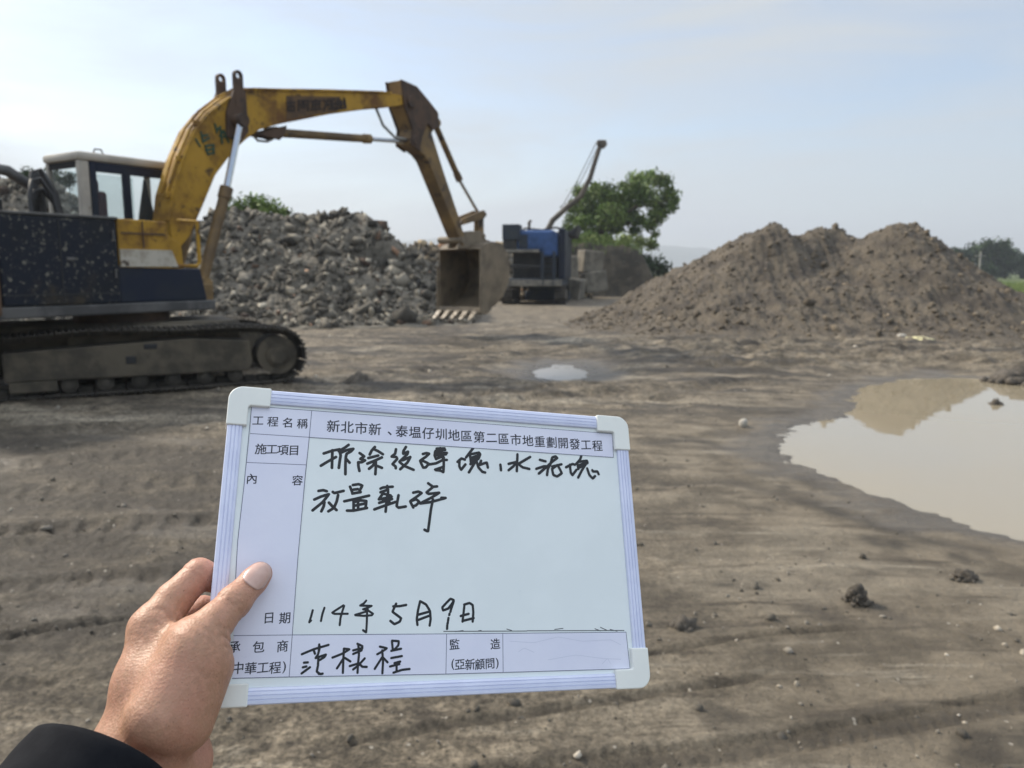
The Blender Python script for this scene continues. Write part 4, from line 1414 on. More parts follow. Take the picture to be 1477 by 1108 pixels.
def leaves(centers, radii, n, size, seed, shell=.55):
    """leaf sprays scattered through clumps; returns quads"""
    rg_ = np.random.default_rng(seed)
    c, r = np.asarray(centers, float), np.asarray(radii, float)
    if r.ndim == 1:
        r = np.stack([r, r, r * .8], 1)
    w = r.prod(1) ** .67
    k = rg_.choice(len(c), n, p=w / w.sum())
    d = rg_.normal(size=(n, 3))
    d /= np.linalg.norm(d, axis=1, keepdims=True)
    rad = rg_.random((n, 1)) ** (1 / 2.2) * (1 + .26 * rg_.normal(size=(n, 1)))
    p = c[k] + d * r[k] * rad
    a = rg_.normal(size=(n, 3)) + np.array([0, 0, -.3])
    a /= np.linalg.norm(a, axis=1, keepdims=True)
    b = np.cross(a, rg_.normal(size=(n, 3)))
    b /= np.linalg.norm(b, axis=1, keepdims=True)
    s = size * rg_.uniform(.5, 1.3, (n, 1))
    V = np.stack([p - a * s, p + b * s * .45, p + a * s, p - b * s * .45], 1).reshape(-1, 3)
    f_ = np.arange(n * 4).reshape(-1, 4)
    t = np.repeat(rg_.choice([.65, .9, 1.1, 1.45], n, p=[.25, .35, .27, .13]) * (np.random.default_rng(seed + 1).uniform(.75, 1.3, len(c))[k]), 4)
    return V, f_, t


def tree(name, base, trunk_paths, clumps, n, size, lm, label, cat, seed, group=None):
    o = empty(name, base, label, cat, group)
    m = MB()
    for pts, r in trunk_paths:
        m.tube(pts, r, 8)
    m.build("trunk", BARK, o, smooth=True)
    V, f_, t = leaves([c[:3] for c in clumps], [c[3] if not isinstance(c[3], float) else (c[3], c[3], c[3] * .8) for c in clumps], n, size, seed)
    cr_ = mesh_obj("crown", V, f_, lm, o)
    color_attr(cr_, "tint", np.stack([t] * 3, 1))
    return o


TB = Vector((6.3, 56, 3.0))
tp = lambda u, v, dy=0.0: tuple(Vector(at_depth(u, v, 56 + dy)) - TB)
cl = []
for (u, v, rp, dy) in [(830, 300, 13, 0), (846, 283, 17, .6), (872, 280, 18, -.6), (856, 306, 20, .3), (880, 312, 20, -1), (893, 292, 17, .8), (842, 322, 14, -.5), (866, 330, 17, .4),
                       (918, 262, 14, 0), (938, 257, 13, .8), (955, 262, 13, -.4), (966, 280, 12, .3), (930, 282, 17, -.8), (950, 296, 15, .6), (968, 300, 9, 0), (908, 300, 15, .9), (922, 318, 11, -.3), (938, 326, 10, .3),
                       (945, 338, 6, 0), (912, 272, 11, -.7), (890, 330, 10, .3), (825, 316, 9, .5), (858, 270, 8, 0), (905, 282, 12, -.5), (900, 316, 14, .4), (885, 300, 16, .2), (915, 335, 9, .6), (852, 340, 13, .2), (875, 345, 10, -.4), (820, 330, 9, 0), (835, 275, 8, .3), (948, 312, 13, .2), (972, 290, 8, .4), (898, 268, 7, 0)]:
    cl.append((*tp(u, v, dy * 2.0), rp / 1120 * 56 * 1.10))
trunks = [([(0, 0, -.2), (.05, 0, 1.0), (-.1, .1, 2.0), tp(868, 305)], [.22, .19, .16, .06]), ([(.05, 0, .9), (.6, -.1, 1.7), tp(915, 300), tp(940, 270)], [.15, .12, .09, .04]),
          ([(.6, -.1, 1.7), tp(930, 318)], [.08, .03]), ([(-.1, .1, 1.9), tp(842, 300)], [.09, .04]), ([tp(915, 300), tp(962, 290)], [.07, .03])]
tree("tree", TB, trunks, cl, 19000, .155, LEAF, "broad leafy green tree standing on the earth bank behind the crusher", "tree", 11)


def bush(name, base, clumps, n, size, lm, label, seed, cat="bush", group=None):
    o = empty(name, base, label, cat, group)
    m = MB()
    for k, c in enumerate(clumps[:4]):
        m.tube([(c[0] * .2, c[1] * .2, -.15), (c[0] * .7, c[1] * .7, c[2] * .6), (c[0], c[1], c[2])], [.05, .035, .015], 6)
    m.build("stem", BARK, o)
    V, f_, t = leaves([c[:3] for c in clumps], [c[3] for c in clumps], n, size, seed)
    c_ = mesh_obj("foliage", V, f_, lm, o)
    color_attr(c_, "tint", np.stack([t] * 3, 1))
    return o


bush("bush", (-9.1, 28.2, 3.55), [(-.6, 0, .25, .45), (0, .1, .35, .5), (.6, -.1, .2, .42), (1.0, 0, .05, .3), (-1.0, .1, .1, .3)], 1500, .09, LEAF, "green bush growing on top of the rubble heap right of the boom", 61)
bush("bush", (-16.9, 29.0, 4.75), [(-.8, 0, .2, .4), (0, .1, .2, .4), (.8, -.1, .1, .36)], 900, .10, LEAFD, "dark bush on the rubble heap behind the excavator exhaust", 63)
bush("bush", (9.4, 53.5, .6), [(-.9, 0, 1.6, .8), (0, 0, 1.3, .9), (.8, 0, 1.0, .7), (-.3, 0, .5, .9), (1.6, 0, .5, .6)], 2200, .16, LEAFD, "dark green bush at the right end of the earth bank", 65)
bush("bush", (4.8, 49.4, 3.2), [(-1.6, -.6, .1, .5), (-1.0, 0, .2, .6), (0, 0, .25, .65), (1.0, 0, .15, .55), (2.2, 0, .2, .55), (3.2, .2, .1, .5), (4.0, .2, 0, .45)], 4200, .12, GRASSM, "bright green scrub along the top edge of the earth bank", 67)


def grass_patch(name, label, pts, h, seed, m_):
    rg_ = np.random.default_rng(seed)
    n = len(pts)
    a = rg_.uniform(0, 2 * math.pi, n)
    hh = h * rg_.uniform(.4, 1.3, n)
    w = .018 + .02 * h
    dx, dy = np.cos(a) * w, np.sin(a) * w
    lx_, ly_ = rg_.normal(0, .3, n) * hh, rg_.normal(0, .3, n) * hh
    V = np.stack([np.stack([pts[:, 0] - dx, pts[:, 1] - dy, pts[:, 2] - .05], 1), np.stack([pts[:, 0] + dx, pts[:, 1] + dy, pts[:, 2] - .05], 1),
                  np.stack([pts[:, 0] + lx_, pts[:, 1] + ly_, pts[:, 2] + hh], 1)], 1).reshape(-1, 3)
    o = mesh_obj(name, V, np.arange(3 * n).reshape(-1, 3), m_)
    color_attr(o, "tint", np.repeat(rg_.uniform(.6, 1.5, (n, 1)), 3, 0) * np.ones((1, 3)))
    return tag(o, label, "grass", kind="stuff")


sel = np.flatnonzero(mz > 2.6)
rg3 = np.random.default_rng(15)
ix = rg3.choice(sel, 9000)
grass_patch("grass", "green grass on top of the earth bank", np.stack([x[ix] + rg3.normal(0, .06, len(ix)), y[ix] + rg3.normal(0, .06, len(ix)), mz[ix]], 1), .35, 16, GRASSM)
n = 16000
gy_ = 22 + 75 * rg3.random(n) ** 1.4
gx_ = gy_ * rg3.uniform(.60, .80, n)
ok = gx_ > .6 * gy_ + 1.4 + rg3.normal(0, .5, n)
gx_, gy_ = gx_[ok], gy_[ok]
grass_patch("grass", "rough green field grass beyond the right end of the dirt pile", np.stack([gx_, gy_, np.zeros(len(gx_))], 1), .42, 18, GRASSM)

KINDS = [("dark rounded tree at the left end of the far treeline", 1384, 372, 15), ("tallest dark tree in the middle of the far treeline", 1424, 366, 26),
         ("dark bushy tree right of the tallest far tree", 1452, 374, 20), ("low dark tree running off the right picture edge", 1486, 380, 18), ("low dark tree peeking out behind the dirt pile slope", 1362, 382, 11)]
for k, (lb, u, v, rp) in enumerate(KINDS):
    c = Vector(at_depth(u, v, 150))
    r = rp / 1120 * 150
    b = Vector((c.x, 150, 0))
    rs = np.random.default_rng(90 + k)
    cls = [(rs.uniform(-.7, .7) * r, rs.uniform(-.8, .8) * r, c.z + rs.uniform(-.55, .45) * r * (1 if c.z > r * .4 else .6), r * rs.uniform(.4, .6)) for _ in range(16)]
    cls += [(rs.uniform(-.9, .9) * r, rs.uniform(-.8, .8) * r, max(.5, c.z - r * .9), r * .45) for _ in range(5)]
    tree("tree", b, [([(0, 0, -.2), (.1, 0, c.z * .6), (0, .1, c.z)], [.25, .18, .06])], cls, 5200, .40, LEAFD, lb, "tree", 100 + k, "trees of the far treeline")

po = empty("utility_pole", (53.6, 90, 0), "thin grey utility pole standing in front of the far treeline", "utility pole")
PALEPOLE = mat("pale_pole_concrete", (.30, .28, .25), rough=.9)
m = MB(); m.tube([(0, 0, -.3), (0, 0, 3.7)], [.14, .10], 10); m.build("pole", PALEPOLE, po)
m = MB(); m.box(-.6, .6, -.05, .05, 3.2, 3.3); m.build("crossarm", PALEPOLE, po)

CONC = mat("old_concrete", (.215, .19, .15), (.13, .115, .09), scale=1.8, rough=.9, bump=.02, bscale=10)
for (u0, v0, u1, v1, Y_, rot_, tilt, lb) in [(834, 362, 868, 393, 45.4, 22, 4, "square concrete block leaning on the earth bank, topmost of three"), (838, 393, 874, 421, 44.6, 14, -7, "concrete block lying under the topmost block"),
                                             (817, 402, 842, 430, 43.6, -24, 9, "tilted concrete block at the foot of the bank next to the crusher"), (810, 370, 829, 403, 44.6, 34, -3, "pale upright concrete slab just right of the crusher")]:
    c = Vector(at_depth((u0 + u1) / 2, (v0 + v1) / 2, Y_))
    w, h = (u1 - u0) / 1120 * Y_, (v1 - v0) / 1120 * Y_
    m = MB(); m.box(-w * .46, w * .46, -.5, .5, -h / 2, h / 2, .06)
    o = m.build("concrete_block", CONC, None)
    P = o.data.vertices
    for v_ in P:
        q = noise2(np.array([v_.co.x * 2.1 + u0]), np.array([v_.co.z * 2.3 + v_.co.y]))[0]
        v_.co += v_.co.normalized() * .09 * q
    o.location, o.rotation_euler = c, (R(tilt * .5), R(tilt), R(rot_))
    tag(o, lb, "concrete block", "concrete blocks by the earth bank")

# ------------------------------------------------------------------ whiteboard
BEX, BEY, BN = Vector((0.94144217, 0.31018357, -0.13218467)), Vector((0.03299957, -0.47491824, -0.879411)), Vector((-0.33555576, 0.82355256, -0.45734398))
BTL = Vector((-0.19066252, 0.52081269, 1.52168158))
BW, BH = .300, .2011
board = empty("whiteboard", BTL, "white framed whiteboard with printed form strips and black handwritten Chinese notes, held in the hand", "whiteboard")
board.rotation_euler = Matrix((BEX, -BEY, -BN)).transposed().to_euler()
FACE = -.0025


def bpx2(u, v, z=FACE):
    """a mark's place on the board face (x right, y up, metres)"""
    d = Vector(_ray(u, v))
    P = BTL - BN * z
    s = (P - Vector(_C)).dot(BN) / d.dot(BN)
    q = Vector(_C) + d * s - BTL
    return q.dot(BEX), -q.dot(BEY)


ALU = mat("anodised_aluminium", (.70, .73, .88), (.65, .68, .84), scale=40, rough=.42, metal=.25, stretch=(1, 1, 1))
CAPM = mat("white_corner_plastic", (.82, .83, .78), (.79, .80, .755), scale=25, rough=.45)
BFACE = mat("whiteboard_enamel", (.80, .85, .85), (.775, .825, .825), scale=14, rough=.22, spec=.4, spots=(.68, .74, .76), sscale=55, slo=.70, shi=.80)
PAPER = mat("laminated_paper", (.76, .77, .88), (.71, .72, .85), scale=11, lo=.35, hi=.7, rough=.35, bump=.0006, bscale=16, spots=(.45, .46, .60), sscale=70, slo=.70, shi=.82)
INK = mat("black_marker_ink", (.006, .007, .009), rough=.4)
PRINT = mat("printed_black", (.018, .020, .035), rough=.5)
RULE = mat("printed_rule", (.14, .15, .22), rough=.6)
SMUDGE = mat("marker_smudge", (.36, .40, .44), rough=.6)

m = MB(); m.box(.004, BW - .004, -BH + .004, -.004, -.0105, FACE); m.build("writing_face", BFACE, board)
RW = .0098
prof_r = [(0, -.012), (0, -.0008), (.0006, -.0002), (.0026, 0), (.0028, -.0005), (.0031, -.0005), (.0033, 0), (.0050, 0), (.0052, -.0005), (.0055, -.0005), (.0057, 0), (.0074, -.0002), (.0076, -.0007), (.0079, -.0007), (.0081, -.0003), (.0094, -.0007), (.0098, -.0014), (.0098, -.012)]


def rail(a, b, inward):
    a, b, w = Vector(a), Vector(b), Vector(inward)
    n_ = len(prof_r)
    vs_ = [tuple(q + w * p + Vector((0, 0, z))) for q in (a, b) for p, z in prof_r]
    return vs_, [tuple(range(n_)), tuple(range(n_, 2 * n_))[::-1]] + [(i, (i + 1) % n_, (i + 1) % n_ + n_, i + n_) for i in range(n_)]


for a, b, w in [((.012, 0, 0), (BW - .012, 0, 0), (0, -1, 0)), ((.012, -BH, 0), (BW - .012, -BH, 0), (0, 1, 0)), ((0, -.012, 0), (0, -BH + .012, 0), (1, 0, 0)), ((BW, -.012, 0), (BW, -BH + .012, 0), (-1, 0, 0))]:
    m = MB(); m.add(*rail(a, b, w)); m.build("frame_rail", ALU, board)
CS, CW, CR_ = .0265, .0124, .0095
for sx, sy in ((0, 0), (1, 0), (0, 1), (1, 1)):
    p = [(-.0009 + CR_ - CR_ * math.cos(a), .0009 - CR_ + CR_ * math.sin(a)) for a in np.linspace(0, math.pi / 2, 9)]
    p += [(CS, .0009), (CS, -CW)] + [(CW + .0018 - .0018 * math.sin(a), -CW - .0018 + .0018 * math.cos(a)) for a in np.linspace(0, math.pi / 2, 5)] + [(CW, -CS), (-.0009, -CS)]
    p = [((BW - x) if sx else x, (-BH - y) if sy else y) for x, y in p]
    n_ = len(p)
    m = MB(); m.add([(x, y, -.0135) for x, y in p] + [(x, y, .0013) for x, y in p], [tuple(range(n_)), tuple(range(n_, 2 * n_))[::-1]] + [(i, (i + 1) % n_, (i + 1) % n_ + n_, i + n_) for i in range(n_)])
    m.build("corner_cap", CAPM, board, bevel=.0009, seg=3)


def sheet(name, pxs, z, m_, parent, thick=.00018):
    p = [bpx2(u, v) for u, v in pxs]
    n_ = len(p)
    mb = MB(); mb.add([(x, y, FACE + z) for x, y in p] + [(x, y, FACE + z + thick) for x, y in p], [tuple(range(n_)), tuple(range(n_, 2 * n_))[::-1]] + [(i, (i + 1) % n_, (i + 1) % n_ + n_, i + n_) for i in range(n_)])
    return mb.build(name, m_, parent)


head = sheet("title_strip", [(363, 586), (640, 606.8), (883, 626), (884.6, 660), (640, 643.5), (446, 631), (361, 625.6)], .0001, PAPER, board)
side = sheet("label_strip", [(361, 625.9), (446, 631.2), (440, 680), (430, 800), (421.5, 915.8), (337, 917), (343, 780), (352, 700)], .0001, PAPER, board)
foot = sheet("signature_strip", [(337, 917.2), (421.5, 916), (640, 915), (903, 912), (908.8, 964.8), (640, 973), (417, 977), (335, 979)], .0001, PAPER, board)


def ribbon(name, strokes, w, z, m_, parent, taper=1.0):
    """pen strokes as thin raised ink ribbons with round ends"""
    mb = MB()
    lift = 0.0
    for st_ in strokes:
        p = [Vector((*bpx2(u, v), 0)) for u, v in st_]
        if len(p) > 2:
            q = []
            for i in range(len(p) - 1):
                p0, p1, p2, p3 = p[max(i - 1, 0)], p[i], p[i + 1], p[min(i + 2, len(p) - 1)]
                for t in (0, .25, .5, .75):
                    sm_ = .5 * ((2 * p1) + (p2 - p0) * t * .8 + (2 * p0 - 5 * p1 + 4 * p2 - p3) * t * t * .8 + (3 * p1 - p0 - 3 * p2 + p3) * t ** 3 * .8)
                    ln_ = p1.lerp(p2, t)
                    q.append(ln_.lerp(sm_ if .8 == 1 else ln_ + (sm_ - .5 * (2 * p1) - (ln_ - p1)) * .5, .6))
            p = q + [p[-1]]
        r = w / 2
        lift += .0000035
        zz = FACE + z + lift
        for i, (a, b) in enumerate(zip(p[:-1], p[1:])):
            d = (b - a)
            if d.length < 1e-7:
                continue
            d.normalize()
            nn = Vector((-d.y, d.x, 0))
            ang0 = math.atan2(nn.y, nn.x)
            vs_ = [tuple(a + Vector((math.cos(ang0 + k * math.pi / 6), math.sin(ang0 + k * math.pi / 6), 0)) * r) for k in range(7)]
            vs_ += [tuple(b + Vector((math.cos(ang0 + math.pi + k * math.pi / 6), math.sin(ang0 + math.pi + k * math.pi / 6), 0)) * r) for k in range(7)]
            n0 = len(mb.v)
            zi = zz + (i % 7) * .0000004
            mb.add([(x_, y_, zi) for x_, y_, _ in vs_], [tuple(range(14))])
    return mb.build(name, m_, parent)


ribbon("printed_rule", [[(363, 586), (640, 606.8), (883, 626)], [(883, 626), (884.6, 660)], [(446, 631), (640, 643.5), (884.6, 660)], [(361, 625.6), (446, 631)], [(449.6, 592.5), (446, 631)]], .00042, .00030, RULE, head)
ribbon("printed_rule", [[(363, 586), (352, 700), (343, 780), (336, 900)], [(356.4, 667.3), (442, 670.8)], [(446, 631), (440, 690), (430, 800), (421.5, 915.8)]], .00042, .00030, RULE, side)
ribbon("printed_rule", [[(337, 917), (422, 916), (640, 914.5), (903, 912)], [(335, 978.6), (417, 976.5), (640, 972.4), (908, 964.7)], [(421.5, 916), (417, 976.5)], [(644, 915), (643, 971.8)], [(725, 913.6), (725.5, 969.4)], [(902.7, 912), (908.5, 964.8)]], .00042, .00030, RULE, foot)


def glyphs(name, items, size, parent, bold=.0):
    """printed characters: (character, photo x, photo y of its centre)"""
    V_, F_ = [], []
    dg = None
    for ch, u, v in items:
        cu = bpy.data.curves.new("t", "FONT")
        cu.body, cu.size, cu.offset = ch, 1.0, bold
        cu.resolution_u = 3
        to = bpy.data.objects.new("t", cu)
        scene.collection.objects.link(to)
        bpy.context.view_layer.update()
        me = to.evaluated_get(bpy.context.evaluated_depsgraph_get()).to_mesh()
        P = np.array([w_.co for w_ in me.vertices])
        if len(P):
            cx_, cy_ = bpx2(u, v)
            mid = (P.max(0) + P.min(0)) / 2
            if ch == "、":
                mid = mid + np.array([-.1, .25, 0])
            n0 = len(V_)
            # brush-script slant: right shoulders lifted a little
            polys = [tuple(pl.vertices) for pl in me.polygons]
            for kb, (ox, oy) in enumerate(((-.011, .009), (.011, -.009), (.011, .009), (-.011, -.009), (0, 0))):   # heavy strokes
                nb_ = len(V_)
                for p in P:
                    dx, dy = (p[0] - mid[0] + ox) * size, (p[1] - mid[1] + oy) * size
                    V_.append((cx_ + dx, cy_ + dy + dx * .07, FACE + .00034 + kb * .000003))
                F_ += [tuple(nb_ + i for i in pl) for pl in polys]
        bpy.data.objects.remove(to)
        bpy.data.curves.remove(cu)
    return mesh_obj(name, V_, F_, PRINT, parent)


(ax_, ay_), (bx_, by_) = (480.7, 614.9), (861.3, 643.2)
TITLE = "新北市新、泰塭仔圳地區第二區市地重劃開發工程"
p0, p1 = Vector((*bpx2(ax_, ay_), 0)), Vector((*bpx2(bx_, by_), 0))
items = []
for i, ch in enumerate(TITLE):
    q = p0.lerp(p1, i / (len(TITLE) - 1))
    w3 = BTL + BEX * q.x - BEY * q.y - BN * FACE
    # back to the form's own grid
    rel = w3 - Vector(_C)
    zc = rel.dot(Vector(_F))
    items.append((ch, 738.5 + FPX * rel.dot(Vector(_R)) / zc, 554 + FPX * rel.dot(Vector(_D)) / zc))
glyphs("printed_title", items, .0094, head, .0)
glyphs("printed_label", [("工", 372.2, 606.9), ("程", 393.5, 608.5), ("名", 414.4, 609.9), ("稱", 436.2, 611.3)], .0076, head, .0)
glyphs("printed_label", [("施", 376.2, 647.8), ("工", 392, 648.3), ("項", 408, 649.5), ("目", 424, 650)], .0078, side, .0)
glyphs("printed_label", [("內", 363.3, 690.8)], .0074, side, .0)
glyphs("printed_label", [("容", 429, 693)], .0074, side, .0)
glyphs("printed_label", [("日", 388, 891.5), ("期", 410.7, 891.5)], .0074, side, .0)
glyphs("printed_label", [("承", 338, 933.5), ("包", 373, 933), ("商", 407.5, 932), ("中", 343.4, 963.6), ("華", 361.5, 964.0), ("工", 379.3, 963.2), ("程", 396.7, 963.2), (")", 410, 962.6)], .0074, foot, .0)
glyphs("printed_label", [("監", 655.4, 929.2), ("造", 714.3, 928.8), ("(", 653, 958.5), ("亞", 663, 958.5), ("新", 677.8, 958.3), ("顧", 692, 958), ("問", 706.6, 957.3), (")", 717, 957.0)], .0074, foot, .0)


def zs(x0, y0, k, strokes):
    return [[(x0 + a / k, y0 + b / k) for a, b in s] for s in strokes]


ZA, ZC, ZD, ZE, ZG, ZI = 14.77, 12.31, 8.206, 9.847, 10.55, 8.206
LINE1 = zs(450, 635, ZA, [
    [(250, 285), (430, 225), (590, 195)], [(435, 215), (430, 380), (425, 590)], [(190, 545), (330, 460), (510, 360)], [(780, 100), (700, 160), (570, 235)], [(590, 250), (610, 330), (590, 450), (572, 590)],
    [(600, 275), (750, 210), (880, 185), (830, 240), (740, 290), (720, 360), (712, 550), (712, 725)], [(730, 400), (800, 480)],
    [(1015, 275), (1110, 345), (1030, 400), (1130, 430), (1060, 470), (985, 472)], [(985, 475), (990, 560), (1010, 655)],
    [(1340, 145), (1270, 225), (1230, 305)], [(1300, 185), (1400, 230), (1510, 300)], [(1200, 382), (1410, 328)], [(1180, 500), (1330, 440), (1490, 368)], [(1350, 440), (1300, 540), (1215, 610)], [(1360, 430), (1358, 600), (1350, 725)], [(1390, 550), (1490, 590)]])
LINE1 += zs(540, 635, ZA, [
    [(460, 195), (440, 290), (368, 350), (465, 360), (485, 400), (388, 510), (450, 560), (455, 600)], [(672, 145), (620, 230), (615, 290), (715, 245), (700, 300), (535, 460)], [(540, 470), (640, 550), (835, 632)], [(600, 430), (765, 360), (700, 480), (550, 620)]])
LINE1 += zs(590, 640, ZC, [
    [(245, 185), (310, 168), (355, 180), (290, 240), (198, 305), (250, 425), (300, 420), (345, 355), (260, 312), (205, 305)], [(350, 370), (480, 350), (600, 290), (670, 290)],
    [(490, 90), (630, 85)], [(470, 130), (640, 112)], [(460, 172), (670, 165)], [(455, 215), (655, 190)], [(485, 270), (600, 222)], [(462, 150), (455, 215), (480, 275)], [(555, 80), (600, 260)], [(500, 120), (540, 230)], [(615, 245), (615, 400), (608, 500)], [(465, 462), (560, 430), (610, 410)], [(475, 470), (560, 480), (605, 505)],
    [(860, 325), (930, 265), (990, 285)], [(895, 290), (892, 400), (925, 462), (1000, 370)], [(1160, 50), (1100, 130), (1012, 245)], [(1075, 190), (1090, 260), (1100, 340)], [(1090, 190), (1240, 160), (1262, 190), (1230, 270), (1090, 365)], [(1100, 255), (1245, 205)], [(1095, 300), (1240, 250)], [(1200, 280), (1130, 400), (1062, 510)], [(1195, 300), (1230, 420), (1300, 500), (1350, 512)], [(1278, 305), (1250, 380), (1330, 350), (1380, 340), (1398, 425)]])
LINE1 += zs(700, 640, ZD, [
    [(178, 250), (185, 315)], [(380, 128), (375, 230), (372, 325)], [(275, 240), (370, 218), (330, 270), (275, 315)], [(530, 158), (400, 235)], [(380, 235), (440, 280), (520, 300)],
    [(645, 192), (712, 210)], [(603, 298), (690, 270), (725, 270), (632, 355)], [(640, 350), (720, 280), (790, 215), (850, 170), (830, 152), (792, 165), (770, 240), (740, 300), (730, 372)], [(790, 272), (900, 245)], [(850, 255), (790, 300), (805, 370), (850, 388), (903, 350), (880, 300), (862, 270)],
    [(955, 280), (1030, 242), (1060, 250)], [(1000, 250), (1010, 340), (1030, 372), (1078, 310)], [(1135, 145), (1120, 190), (1075, 240)], [(1110, 215), (1200, 203), (1208, 230), (1100, 290)], [(1090, 230), (1100, 300)], [(1115, 255), (1190, 225)], [(1190, 240), (1140, 320), (1098, 402)], [(1205, 295), (1230, 370), (1270, 412), (1298, 385)], [(1265, 315), (1275, 330), (1325, 330), (1340, 362)]])
LINE2 = zs(445, 695, ZE, [
    [(142, 130), (210, 120), (258, 135)], [(82, 253), (180, 210), (288, 178), (200, 290), (58, 407)], [(225, 290), (215, 350), (182, 420)], [(345, 145), (370, 160), (498, 130)], [(420, 190), (400, 280), (360, 370), (282, 420)], [(290, 297), (340, 350), (398, 402)],
    [(590, 70), (625, 160)], [(630, 47), (710, 35), (762, 55), (725, 130)], [(640, 112), (700, 105)], [(622, 168), (740, 147)], [(508, 278), (680, 240), (860, 197)], [(640, 262), (640, 395)], [(640, 290), (740, 265), (820, 275), (810, 365)], [(702, 280), (705, 385)], [(655, 340), (800, 310)], [(547, 410), (640, 410), (830, 372)],
    [(1022, 98), (1060, 82), (1195, 70)], [(1118, 60), (1130, 150), (1110, 250), (1095, 425)], [(1022, 150), (1130, 112)], [(1060, 165), (1000, 250), (1180, 212)], [(1065, 170), (1165, 195)], [(1003, 300), (1185, 245)], [(1040, 245), (1150, 290)], [(935, 393), (1080, 340), (1235, 287)], [(1278, 192), (1260, 290), (1252, 345), (1280, 368), (1380, 352)]])
LINE2 += zs(530, 695, ZE, [
    [(650, 155), (720, 140), (768, 160), (690, 220), (608, 278), (650, 365)], [(625, 272), (690, 250), (735, 285), (690, 335), (655, 345)],
    [(862, 22), (930, 70), (988, 66)], [(930, 75), (840, 150), (870, 172), (1018, 157), (900, 230), (750, 308), (900, 288), (1105, 232)], [(1050, 228), (1110, 230)], [(930, 250), (900, 400), (860, 700), (810, 682)]])
DATE = zs(430, 860, ZG, [
    [(222, 215), (200, 300), (170, 398)], [(172, 395), (195, 372)], [(400, 178), (370, 270), (347, 378)], [(690, 140), (520, 250), (560, 270), (755, 268)], [(700, 150), (670, 240), (645, 330), (633, 440)],
    [(1035, 68), (1000, 110), (945, 143), (1118, 148), (1060, 175), (988, 200), (1050, 210)], [(868, 285), (1050, 230), (1060, 200)], [(1060, 215), (1138, 268), (1120, 290), (1000, 300), (872, 290)], [(1050, 220), (1045, 400), (1035, 550), (988, 518)]])
DATE5 = zs(550, 855, ZG, [
    [(182, 208), (280, 205), (378, 187)], [(225, 168), (172, 290), (250, 350), (300, 390), (280, 440), (200, 478), (138, 430)],
    [(590, 132), (560, 260), (540, 400), (550, 490)], [(595, 132), (680, 180), (740, 280), (750, 400), (735, 500)], [(562, 335), (735, 287)], [(562, 415), (738, 347)],
    [(1100, 112), (1050, 95), (930, 220), (940, 268), (1020, 240), (1090, 145), (1100, 112)], [(1102, 130), (1060, 255), (1052, 290)], [(1038, 320), (1033, 340)], [(1022, 385), (1015, 430)], [(1012, 450), (1006, 480)], [(1003, 500), (1000, 550)],
    [(1265, 182), (1250, 320), (1235, 440)], [(1260, 182), (1340, 158), (1390, 190), (1400, 300), (1390, 440)], [(1208, 355), (1328, 322)], [(1255, 425), (1405, 387)]])
SIGN = zs(425, 920, ZI, [
    [(85, 195), (230, 135), (400, 85)], [(290, 80), (285, 150)], [(222, 140), (240, 190)], [(300, 105), (275, 200), (248, 240), (368, 200), (350, 230), (285, 270)], [(280, 230), (275, 330), (262, 400), (300, 430), (330, 425)], [(285, 428), (325, 428)], [(110, 295), (155, 292)], [(97, 350), (138, 340)], [(82, 422), (180, 350)],
    [(447, 235), (560, 190), (645, 138), (585, 130)], [(582, 130), (575, 270), (570, 415)], [(580, 240), (500, 362)], [(595, 240), (658, 280)], [(742, 72), (800, 100), (790, 150), (692, 192)], [(692, 150), (800, 122)], [(752, 80), (760, 200), (750, 300), (743, 415)], [(652, 335), (760, 302)], [(692, 375), (760, 322)], [(828, 245), (770, 310), (800, 343), (852, 345)],
    [(1008, 105), (1088, 125), (1040, 160), (977, 195)], [(1035, 150), (1045, 280), (1037, 420)], [(1035, 230), (947, 368)], [(1050, 240), (1098, 290)], [(1150, 45), (1160, 140)], [(1152, 35), (1230, 42), (1225, 90), (1180, 140)], [(1142, 155), (1258, 130)], [(1142, 240), (1268, 217)], [(1180, 300), (1248, 282), (1200, 320)], [(1128, 340), (1238, 312)], [(1205, 305), (1205, 395)], [(1168, 413), (1270, 380), (1358, 370)]])
ribbon("handwritten_line", LINE1, .00205, .00004, INK, board)
ribbon("handwritten_line", LINE2, .00200, .00004, INK, board)
ribbon("handwritten_date", DATE, .00145, .00004, INK, board)
ribbon("handwritten_date", DATE5, .00170, .00004, INK, board)
ribbon("handwritten_name", SIGN, .00150, .00034, INK, foot)
ribbon("marker_residue", [[(657, 911), (668, 909.6)], [(690, 910), (694, 909.5)], [(731, 907.5), (738, 909.5)], [(800, 908), (812, 906.5)], [(858, 907), (866, 910)], [(866, 905), (876, 909.5)], [(880, 908), (890, 910.5)], [(640, 910.8), (760, 910.3)], [(760, 910), (900, 909.5)]], .0006, .00004, mat("dark_residue", (.10, .11, .12), rough=.6), board)
ribbon("pencil_mark", [[(735, 925), (770, 927), (805, 919), (840, 925), (880, 923), (895, 930)], [(790, 952), (830, 945), (870, 950), (895, 951)], [(748, 940), (756, 935), (770, 941)], [(868, 958), (876, 950), (880, 957)]], .0004, .00033, mat("faint_pencil", (.62, .64, .76), rough=.6), foot)

# ------------------------------------------------------------------ person: the photographer's left hand and sleeve
def campt(u, v, z):
    """point z metres out from the camera along its view axis"""
    return np.array([(u - 738.5) / FPX * z, (v - 554) / FPX * z, z])


M_cam = np.stack([_R, _D, _F], 1)
_bn = M_cam.T @ np.array(BN)
_bt = M_cam.T @ (np.array(BTL) - _C)


def bdepth(u, v):
    d = np.array([(u - 738.5) / FPX, (v - 554) / FPX, 1.0])
    return float(_bt @ _bn / (d @ _bn))


def J(u, v, off, r):
    return campt(u, v, bdepth(u, v) + off), r


